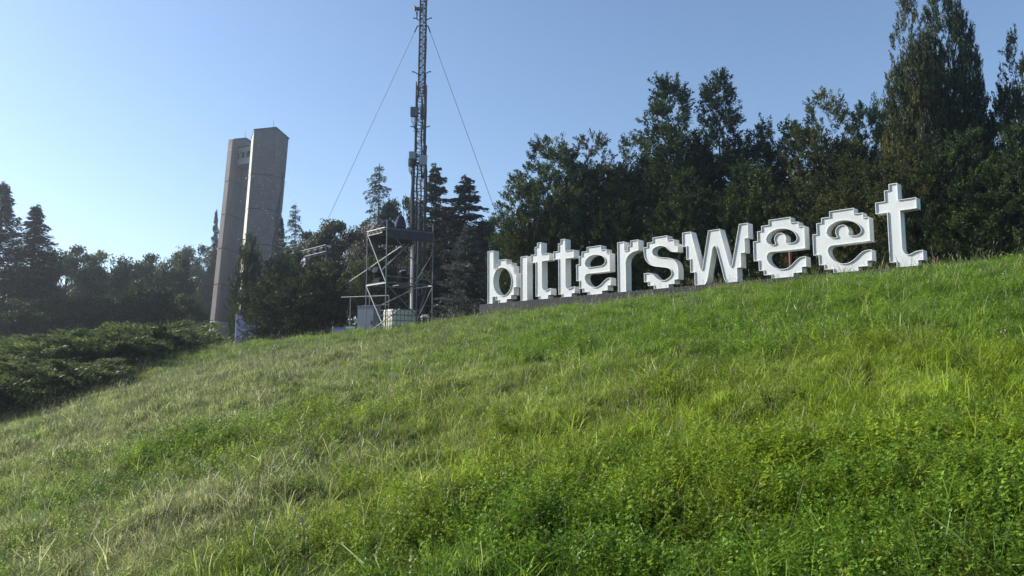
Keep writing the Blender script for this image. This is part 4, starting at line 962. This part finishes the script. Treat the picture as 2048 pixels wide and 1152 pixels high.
for i, (x, Y) in enumerate(JP):
    X = ray(x, 737)[0] * Y; g0 = gz(X, Y)
    r = empty('juniper_shrub', (X, Y, g0), rj.uniform(0, 6.28), 'low spreading juniper, one of the dark green bed below the towers', 'juniper', 'junipers of the bed below the towers')
    s = rj.uniform(0.8, 1.15) * (0.85 if Y < 20 else 1.02 if Y < 24 else 1.12)
    o = link('foliage', jm[i % 3], None, r); o.scale = (s, s, s * rj.uniform(0.8, 1.25)); o = link('stems', stm, None, r); o.scale = (s, s, s)

# ------------------------------------------------------------------ meadow
def blade_mesh(name, seed, n, spread, hmin, hmax, wid, bend=0.5, flat=0.0, tlo=0.0, thi=1.0):
    rng = np.random.default_rng(seed); v = []; f = []; ti = []
    for k in range(n):
        q = rng.normal(0, spread, 2); h = rng.uniform(hmin, hmax); ph = rng.uniform(0, 2 * math.pi); b = bend * rng.uniform(0.2, 1.4) * h
        o = np.array([math.cos(ph), math.sin(ph)]); fp = ph + rng.uniform(-1, 1) + math.pi / 2; s = np.array([math.cos(fp), math.sin(fp)]) * wid * rng.uniform(0.6, 1.3) / 2
        b0 = len(v); fl = 1 - flat * rng.uniform(0.4, 1)
        for u, ww in ((0, 0.8), (0.4, 1.0), (0.75, 0.75)):
            c = q + o * b * u ** 2 * (1 + flat); z = h * fl * (u - 0.25 * bend * u ** 3) - (0.03 if u == 0 else 0)
            v.append((*(c - s * ww), z)); v.append((*(c + s * ww), z))
        c = q + o * b * (1 + flat); v.append((*c, h * fl * (1 - 0.3 * bend)))
        f += [(b0, b0 + 1, b0 + 3, b0 + 2), (b0 + 2, b0 + 3, b0 + 5, b0 + 4), (b0 + 4, b0 + 5, b0 + 6)]
        ti += [rng.uniform(tlo, thi)] * 7
    me = bpy.data.meshes.new(name); me.from_pydata(v, [], f); me.update()
    a_ = me.attributes.new('tint', 'FLOAT', 'POINT'); a_.data.foreach_set('value', ti)
    return me
def herb_mesh(name, seed, stems=7, spread=0.06, h=0.2, leafs=14, ll=0.0088, lw=0.0034):
    rng = np.random.default_rng(seed); cs, as_, bs, ts = [], [], [], []
    for k in range(stems):
        q = np.append(rng.normal(0, spread, 2), 0); d = unit(np.append(rng.normal(0, 0.28, 2), 1.0)); H = h * rng.uniform(0.55, 1.15); ct = rng.uniform(0.1, 0.75)
        cs.append((q + d * H / 2)[None]); as_.append((d * H / 2)[None]); bs.append(np.array([[0.0014, 0.0, 0]])); ts.append([ct])
        for j in range(leafs):
            u = 0.3 + 0.7 * j / leafs; ph = rng.uniform(0, 6.28); o = np.array([math.cos(ph), math.sin(ph), 0.35]); p0 = q + d * H * u + o * 0.016
            for a in (-0.75, 0, 0.75):
                ax = unit(np.array([math.cos(ph + a), math.sin(ph + a), rng.uniform(0.1, 1.1)])); sd = unit(np.cross(ax, np.array([0, 0, 1.0]) + rng.normal(0, 0.25, 3))); z = rng.uniform(0.7, 1.25)
                cs.append((p0 + ax * ll * z)[None]); as_.append((ax * ll * z)[None]); bs.append((sd * lw * z)[None]); ts.append([ct + rng.uniform(-0.15, 0.25)])
    return card_mesh(name, np.concatenate(cs), np.concatenate(as_), np.concatenate(bs), np.concatenate(ts))
def stalk_mesh(name, seed, n=5, h=0.34):
    rng = np.random.default_rng(seed); b = MB(); 
    for k in range(n):
        q = rng.normal(0, 0.07, 2); ph = rng.uniform(0, 6.28); H = h * rng.uniform(0.6, 1.2); l = rng.uniform(0.05, 0.5) * H
        top = (q[0] + math.cos(ph) * l, q[1] + math.sin(ph) * l, H)
        mid = (q[0] + math.cos(ph) * l * 0.35, q[1] + math.sin(ph) * l * 0.35, H * 0.6)
        b.path([(q[0], q[1], -0.02), mid, top], [0.0013, 0.0012, 0.0009], 3)
        tp_ = Vector(top); d = (Vector(top) - Vector(mid)).normalized()
        b.path([tp_ - d * 0.005, tp_ + d * 0.02, tp_ + d * 0.06], [0.0015, 0.0030, 0.001], 4)
    me = b.mesh(name); a_ = me.attributes.new('tint', 'FLOAT', 'POINT'); a_.data.foreach_set('value', np.repeat(rng.uniform(0, 1), len(me.vertices))); return me
def flower_mesh(name, seed):
    rng = np.random.default_rng(seed); b = MB()
    for k in range(3):
        q = rng.normal(0, 0.05, 2); H = rng.uniform(0.14, 0.24); b.path([(q[0], q[1], 0), (q[0] + 0.01, q[1], H)], [0.0012, 0.0012], 3)
        b.path([(q[0] + 0.01, q[1], H - 0.006), (q[0] + 0.01, q[1], H + 0.006), (q[0] + 0.01, q[1], H + 0.018)], [0.003, 0.007, 0.002], 7)
    return b.mesh(name)

def meadow_mat(name, green, lush, dry, trans=0.45, gloss=0.22):
    """colour by plant (tint), by tuft (instance attribute dry) and by tuft random"""
    m, nt, out = newmat(name); L = nt.links
    a = nt.nodes.new('ShaderNodeAttribute'); a.attribute_name = 'tint'
    d = nt.nodes.new('ShaderNodeAttribute'); d.attribute_name = 'dry'; d.attribute_type = 'INSTANCER'
    y = nt.nodes.new('ShaderNodeAttribute'); y.attribute_name = 'lush'; y.attribute_type = 'INSTANCER'
    oi = nt.nodes.new('ShaderNodeObjectInfo')
    g = ramp(nt, green); L.new(a.outputs['Fac'], g.inputs[0]); l_ = ramp(nt, lush); L.new(a.outputs['Fac'], l_.inputs[0]); r_ = ramp(nt, dry); L.new(a.outputs['Fac'], r_.inputs[0])
    m1 = nt.nodes.new('ShaderNodeMix'); m1.data_type = 'RGBA'; L.new(y.outputs['Fac'], m1.inputs[0]); L.new(g.outputs[0], m1.inputs[6]); L.new(l_.outputs[0], m1.inputs[7])
    m2 = nt.nodes.new('ShaderNodeMix'); m2.data_type = 'RGBA'; L.new(d.outputs['Fac'], m2.inputs[0]); L.new(m1.outputs[2], m2.inputs[6]); L.new(r_.outputs[0], m2.inputs[7])
    hs = nt.nodes.new('ShaderNodeHueSaturation'); mr = nt.nodes.new('ShaderNodeMapRange'); mr.inputs[3].default_value = 0.55; mr.inputs[4].default_value = 1.45
    L.new(oi.outputs['Random'], mr.inputs[0]); L.new(mr.outputs[0], hs.inputs['Value']); L.new(m2.outputs[2], hs.inputs['Color'])
    p = nt.nodes.new('ShaderNodeBsdfPrincipled'); p.inputs['Roughness'].default_value = 0.44; p.inputs['Specular IOR Level'].default_value = gloss
    t = nt.nodes.new('ShaderNodeBsdfTranslucent'); mx = nt.nodes.new('ShaderNodeMixShader'); mx.inputs[0].default_value = trans
    L.new(hs.outputs[0], p.inputs['Base Color']); h2 = nt.nodes.new('ShaderNodeHueSaturation'); h2.inputs['Hue'].default_value = 0.485; h2.inputs['Value'].default_value = 1.35
    L.new(hs.outputs[0], h2.inputs['Color']); L.new(h2.outputs[0], t.inputs['Color'])
    L.new(p.outputs[0], mx.inputs[1]); L.new(t.outputs[0], mx.inputs[2]); L.new(mx.outputs[0], out.inputs[0])
    return m
G_grass = meadow_mat('grass_blade', [(0, (0.055, 0.138, 0.013)), (0.6, (0.110, 0.237, 0.022)), (1, (0.209, 0.319, 0.044))], [(0, (0.116, 0.209, 0.011)), (0.6, (0.209, 0.319, 0.018)), (1, (0.330, 0.418, 0.039))],
                     [(0, (0.154, 0.204, 0.061)), (0.5, (0.275, 0.314, 0.110)), (1, (0.506, 0.506, 0.297))], 0.5, 0.38)
G_herb = meadow_mat('meadow_herb_leaf', [(0, (0.082, 0.179, 0.017)), (0.6, (0.148, 0.265, 0.026)), (1, (0.253, 0.370, 0.048))], [(0, (0.113, 0.209, 0.014)), (1, (0.296, 0.394, 0.034))], [(0, (0.099, 0.148, 0.036)), (1, (0.239, 0.259, 0.085))], 0.45, 0.35)
G_dry = meadow_mat('dry_straw', [(0, (0.24, 0.22, 0.12)), (1, (0.42, 0.38, 0.25))], [(0, (0.22, 0.22, 0.09)), (1, (0.38, 0.36, 0.2))], [(0, (0.26, 0.22, 0.13)), (1, (0.46, 0.40, 0.28))], 0.2, 0.4)
G_flow = surf('white_clover_bloom', (0.6, 0.58, 0.55), rough=0.7)

def ginst(name, label, cat, pts, rot, scl, dry, lush, kind, protos, mat):
    me = bpy.data.meshes.new(name); me.from_pydata(pts.tolist(), [], [])
    for nm, tp, ar in (('rot', 'FLOAT_VECTOR', rot), ('scl', 'FLOAT', scl), ('dry', 'FLOAT', dry), ('lush', 'FLOAT', lush), ('kind_index', 'INT', kind)):
        a_ = me.attributes.new(nm, tp, 'POINT'); a_.data.foreach_set('vector' if tp == 'FLOAT_VECTOR' else 'value', np.ascontiguousarray(ar).ravel())
    o = link(name, me, None); tag(o, label, cat, kind='stuff')
    ng = bpy.data.node_groups.new(name, 'GeometryNodeTree')
    ng.interface.new_socket('Geometry', in_out='INPUT', socket_type='NodeSocketGeometry'); ng.interface.new_socket('Geometry', in_out='OUTPUT', socket_type='NodeSocketGeometry')
    N = ng.nodes; L = ng.links; gi = N.new('NodeGroupInput'); go = N.new('NodeGroupOutput')
    def attr(nm, dt): n = N.new('GeometryNodeInputNamedAttribute'); n.data_type = dt; n.inputs['Name'].default_value = nm; return n.outputs['Attribute']
    jo = N.new('GeometryNodeJoinGeometry'); ki = attr('kind_index', 'INT'); ro = attr('rot', 'FLOAT_VECTOR'); sc_ = attr('scl', 'FLOAT')
    e2r = N.new('FunctionNodeEulerToRotation'); L.new(ro, e2r.inputs[0])
    for k, pm in enumerate(protos):
        if not pm.materials: pm.materials.append(mat)
        po_ = bpy.data.objects.new(name + '_tuft', pm)          # template only, never linked into the scene
        oi = N.new('GeometryNodeObjectInfo'); oi.inputs['Object'].default_value = po_; oi.inputs['As Instance'].default_value = True
        cmp_ = N.new('FunctionNodeCompare'); cmp_.data_type = 'INT'; cmp_.operation = 'EQUAL'; L.new(ki, cmp_.inputs[2]); cmp_.inputs[3].default_value = k
        ip = N.new('GeometryNodeInstanceOnPoints'); L.new(gi.outputs[0], ip.inputs['Points']); L.new(cmp_.outputs[0], ip.inputs['Selection'])
        L.new(oi.outputs['Geometry'], ip.inputs['Instance']); L.new(e2r.outputs[0], ip.inputs['Rotation']); L.new(sc_, ip.inputs['Scale'])
        L.new(ip.outputs[0], jo.inputs[0])
    L.new(jo.outputs[0], go.inputs[0])
    md = o.modifiers.new('scatter', 'NODES'); md.node_group = ng
    return o

rng = np.random.default_rng(9)
def scatter(bands):
    out = []
    for (y0, y1, dens, marg) in bands:
        A = (0.74 + marg) * 2 * (y1 * y1 - y0 * y0) / 2; n = int(A * dens)
        Y = np.sqrt(rng.uniform(y0 * y0, y1 * y1, n)); X = rng.uniform(-1, 1, n) * (0.74 + marg) * Y
        out.append(np.stack([X, Y], -1))
    return np.concatenate(out)
def blobs(P, lst):
    o = np.zeros(len(P))
    for (x, y, r, a) in lst:
        gx, gy = px_ground(x, y); d2 = ((P[:, 0] - gx) ** 2 + (P[:, 1] - gy) ** 2) / (r * r)
        o += a * np.exp(-d2)
    return o
def wob(P, f, s): 
    x, y = P[:, 0] * f, P[:, 1] * f
    return 0.5 + 0.5 * (np.sin(x * 1.3 + y * 0.7 + s) * np.sin(x * 0.6 - y * 1.7 + 2 * s) * 0.6 + np.sin(2.9 * x - 1.3 * y + 3 * s) * np.sin(1.7 * x + 3.1 * y + s) * 0.4)
DRY = [(90, 900, 2.4, .55), (330, 770, 3.0, .55), (560, 960, 1.0, .6), (720, 700, 3.2, .35), (240, 1090, 0.8, .6), (930, 780, 1.5, .35), (450, 850, 2.0, .4), (1000, 870, 0.8, .3), (360, 1060, 0.8, .4), (60, 1080, 0.7, .5), (620, 760, 2.5, .35), (1480, 760, 1.2, .3), (700, 1120, .5, .35)]
LUSH = [(1830, 740, 1.6, .9), (1900, 860, 1.0, .9), (1020, 920, 1.0, .8), (780, 850, 1.4, .6), (1700, 800, 1.2, .6), (1250, 800, 1.2, .5), (1000, 760, 1.2, .5), (1350, 1000, 0.6, .5), (820, 1000, .8, .6), (1560, 860, .8, .5), (560, 1100, .5, .5)]
HERB = [(1650, 1020, 0.75, 1.2), (1450, 1100, 0.5, 1.1), (1900, 1080, 0.5, 1.0), (1180, 1090, 0.35, .7), (1500, 640, 2.2, .6), (560, 880, 1.4, .6), (1880, 590, 1.4, .6), (1100, 690, 1.0, .5), (1800, 980, .5, 1.0), (1300, 950, .6, .7), (850, 1100, .45, .7), (1600, 720, 1.3, .5), (600, 1130, .3, .5), (330, 930, 1.2, .4)]
def fields(P):
    left = np.clip((-P[:, 0] / np.maximum(P[:, 1], 1) + 0.05) * 0.6, 0, 0.35)
    dry = np.clip(blobs(P, DRY) * (0.55 + 0.9 * wob(P, 1.6, 1.3)) + left * wob(P, 0.9, 4.0) + 0.25 * (wob(P, 2.6, 7.1) > 0.72) + rng.normal(0, 0.10, len(P)), 0, 1)
    lush = np.clip(blobs(P, LUSH) * (0.6 + 0.8 * wob(P, 1.9, 2.2)) + 0.35 * wob(P, 1.1, 5.5) + rng.normal(0, 0.12, len(P)), 0, 1)
    herb = 0.62 * blobs(P, HERB) * (0.3 + 1.2 * wob(P, 2.6, 3.3)) + 0.3 * wob(P, 0.8, 8.2)
    return dry, lush, herb
def prep(P, smin, smax, tilt=0.12):
    n = len(P); pts = np.column_stack([P, ground_z(P[:, 0], P[:, 1]) - 0.005])
    rot = np.column_stack([rng.normal(0, tilt, n), rng.normal(0, tilt, n), rng.uniform(0, 6.283, n)])
    return pts, rot, rng.uniform(smin, smax, n)
# grass
P = scatter([(2.4, 5, 800, 0.12), (5, 9, 520, 0.1), (9, 15, 330, 0.08), (15, 24, 200, 0.05), (24, 40, 70, 0.02)])
dry, lush, herb = fields(P)
keep = rng.random(len(P)) > np.clip(herb - 0.4, 0, 0.25); P, dry, lush = P[keep], dry[keep], lush[keep]
pts, rot, scl = prep(P, 0.65, 1.15)
Yd = P[:, 1]; hfac = (0.6 + 0.5 * wob(P, 1.4, 6.6)) * (0.65 + 0.75 * wob(P, 4.7, 2.9)); scl = scl * hfac
far = np.clip((Yd - 8) / 10, 0, 1)
kind = np.where(rng.random(len(P)) < far, 3 + rng.integers(0, 2, len(P)), rng.integers(0, 3, len(P)))
kind = np.where((rng.random(len(P)) < dry * 0.5), 5, kind)
gp = [blade_mesh('grass_tuft', 1, 24, 0.030, 0.05, 0.145, 0.0040, 0.5), blade_mesh('grass_tuft', 2, 20, 0.034, 0.06, 0.19, 0.0044, 0.7), blade_mesh('grass_tuft', 3, 24, 0.036, 0.04, 0.12, 0.0040, 0.4),
      blade_mesh('grass_tuft', 4, 42, 0.055, 0.05, 0.14, 0.0048, 0.5), blade_mesh('grass_tuft', 5, 38, 0.06, 0.06, 0.17, 0.0052, 0.7), blade_mesh('grass_tuft', 6, 26, 0.05, 0.07, 0.18, 0.0034, 1.0, 0.5, 0.4, 1.0)]
ginst('meadow_grass', 'long unmown green and yellowish grass covering the whole hillside', 'grass', pts, rot, scl, dry, lush, kind, gp, G_grass)
# leafy herbs
P = scatter([(2.4, 5, 800, 0.1), (5, 9, 330, 0.08), (9, 15, 150, 0.05), (15, 24, 70, 0.03)])
dry, lush, herb = fields(P)
keep = rng.random(len(P)) < np.clip(herb - 0.2, 0.02, 0.62); P, dry, lush = P[keep], dry[keep], lush[keep]
pts, rot, scl = prep(P, 0.6, 1.2); scl = scl * (0.55 + 0.9 * wob(P, 5.3, 1.7))
far = np.clip((P[:, 1] - 7) / 8, 0, 1)
kind = np.where(rng.random(len(P)) < far, 2, rng.integers(0, 2, len(P)))
hp_ = [herb_mesh('herb_tuft', 1), herb_mesh('herb_tuft', 2, 10, 0.05, 0.16, 13, 0.0080, 0.0036), herb_mesh('herb_tuft', 3, 13, 0.08, 0.16, 10, 0.011, 0.0048)]
ginst('meadow_herbs', 'dark green leafy clover like herbs growing among the hillside grass', 'herbs', pts, rot, scl, dry * 0.4, lush, kind, hp_, G_herb)
# long arching blades and dry stalks
P = scatter([(2.4, 5, 22, 0.1), (5, 9, 16, 0.08), (9, 15, 12, 0.05), (15, 25, 9, 0.03)])
dry, lush, herb = fields(P); pts, rot, scl = prep(P, 0.6, 1.3, 0.2)
lp = [blade_mesh('long_blade_tuft', 11, 6, 0.03, 0.22, 0.42, 0.006, 1.2), blade_mesh('long_blade_tuft', 12, 8, 0.03, 0.2, 0.36, 0.005, 0.9)]
ginst('long_grass_blades', 'long arching grass blades standing above the hillside grass', 'grass', pts, rot, scl, dry, lush, rng.integers(0, 2, len(P)), lp, G_grass)
P = scatter([(2.4, 5, 5, 0.1), (5, 9, 9, 0.08), (9, 15, 14, 0.05), (15, 27, 18, 0.03)])
dry, lush, herb = fields(P); keep = rng.random(len(P)) < 0.25 + dry * 1.2; P, dry, lush = P[keep], dry[keep], lush[keep]
pts, rot, scl = prep(P, 0.6, 1.2, 0.15)
ginst('dry_stalks', 'thin pale straw stalks with seed heads scattered through the hillside grass', 'stalks', pts, rot, scl, dry, lush, rng.integers(0, 2, len(P)), [stalk_mesh('stalk_tuft', 21), stalk_mesh('stalk_tuft', 22, 4, 0.26)], G_dry)
P = scatter([(6, 12, 0.9, 0.05), (12, 24, 1.3, 0.03)])
z_ = np.zeros(len(P)); pts, rot, scl = prep(P, 0.45, 0.75)
ginst('clover_blooms', 'tiny whitish clover blooms dotted over the hillside grass', 'flowers', pts, rot, scl, z_, z_, np.zeros(len(P), int), [flower_mesh('bloom_tuft', 31)], G_flow)

# ------------------------------------------------------------------ seed fluff drifting in front of the towers
n = 260; Yf = rng.uniform(38, 62, n); fx = rng.normal(535, 38, n); fy = rng.uniform(290, 560, n) + rng.normal(0, 20, n)
fl = MB()
for x, y, Y in zip(fx, fy, Yf):
    c = at(x, y, Y); s = rng.uniform(0.018, 0.052); q = rng.normal(size=(4, 3)); q = q / np.linalg.norm(q, axis=1)[:, None] * s
    fl.add([c + Vector(k) for k in q], [(0, 1, 2), (0, 2, 3), (0, 3, 1), (1, 3, 2)])
tag(fl.build('seed_fluff', M['print_white']), 'pale seed fluff drifting in the air in front of the concrete towers', 'seed fluff', kind='stuff')
# ------------------------------------------------------------------ thin air haze, its forward scattering also imitating lens glare at the left
hz, nt, out = newmat('haze'); pv = nt.nodes.new('ShaderNodeVolumePrincipled')
pv.inputs['Color'].default_value = (0.86, 0.92, 1.0, 1); pv.inputs['Density'].default_value = 0.0013; pv.inputs['Anisotropy'].default_value = 0.75
nt.links.new(pv.outputs[0], out.inputs['Volume'])
hb_ = MB(); hb_.box((0, 0, 13), (1300, 1300, 38)); ho_ = hb_.build('haze', hz); tag(ho_, 'thin haze over the hillside, partly standing in for lens glare at the left', 'haze', kind='stuff')
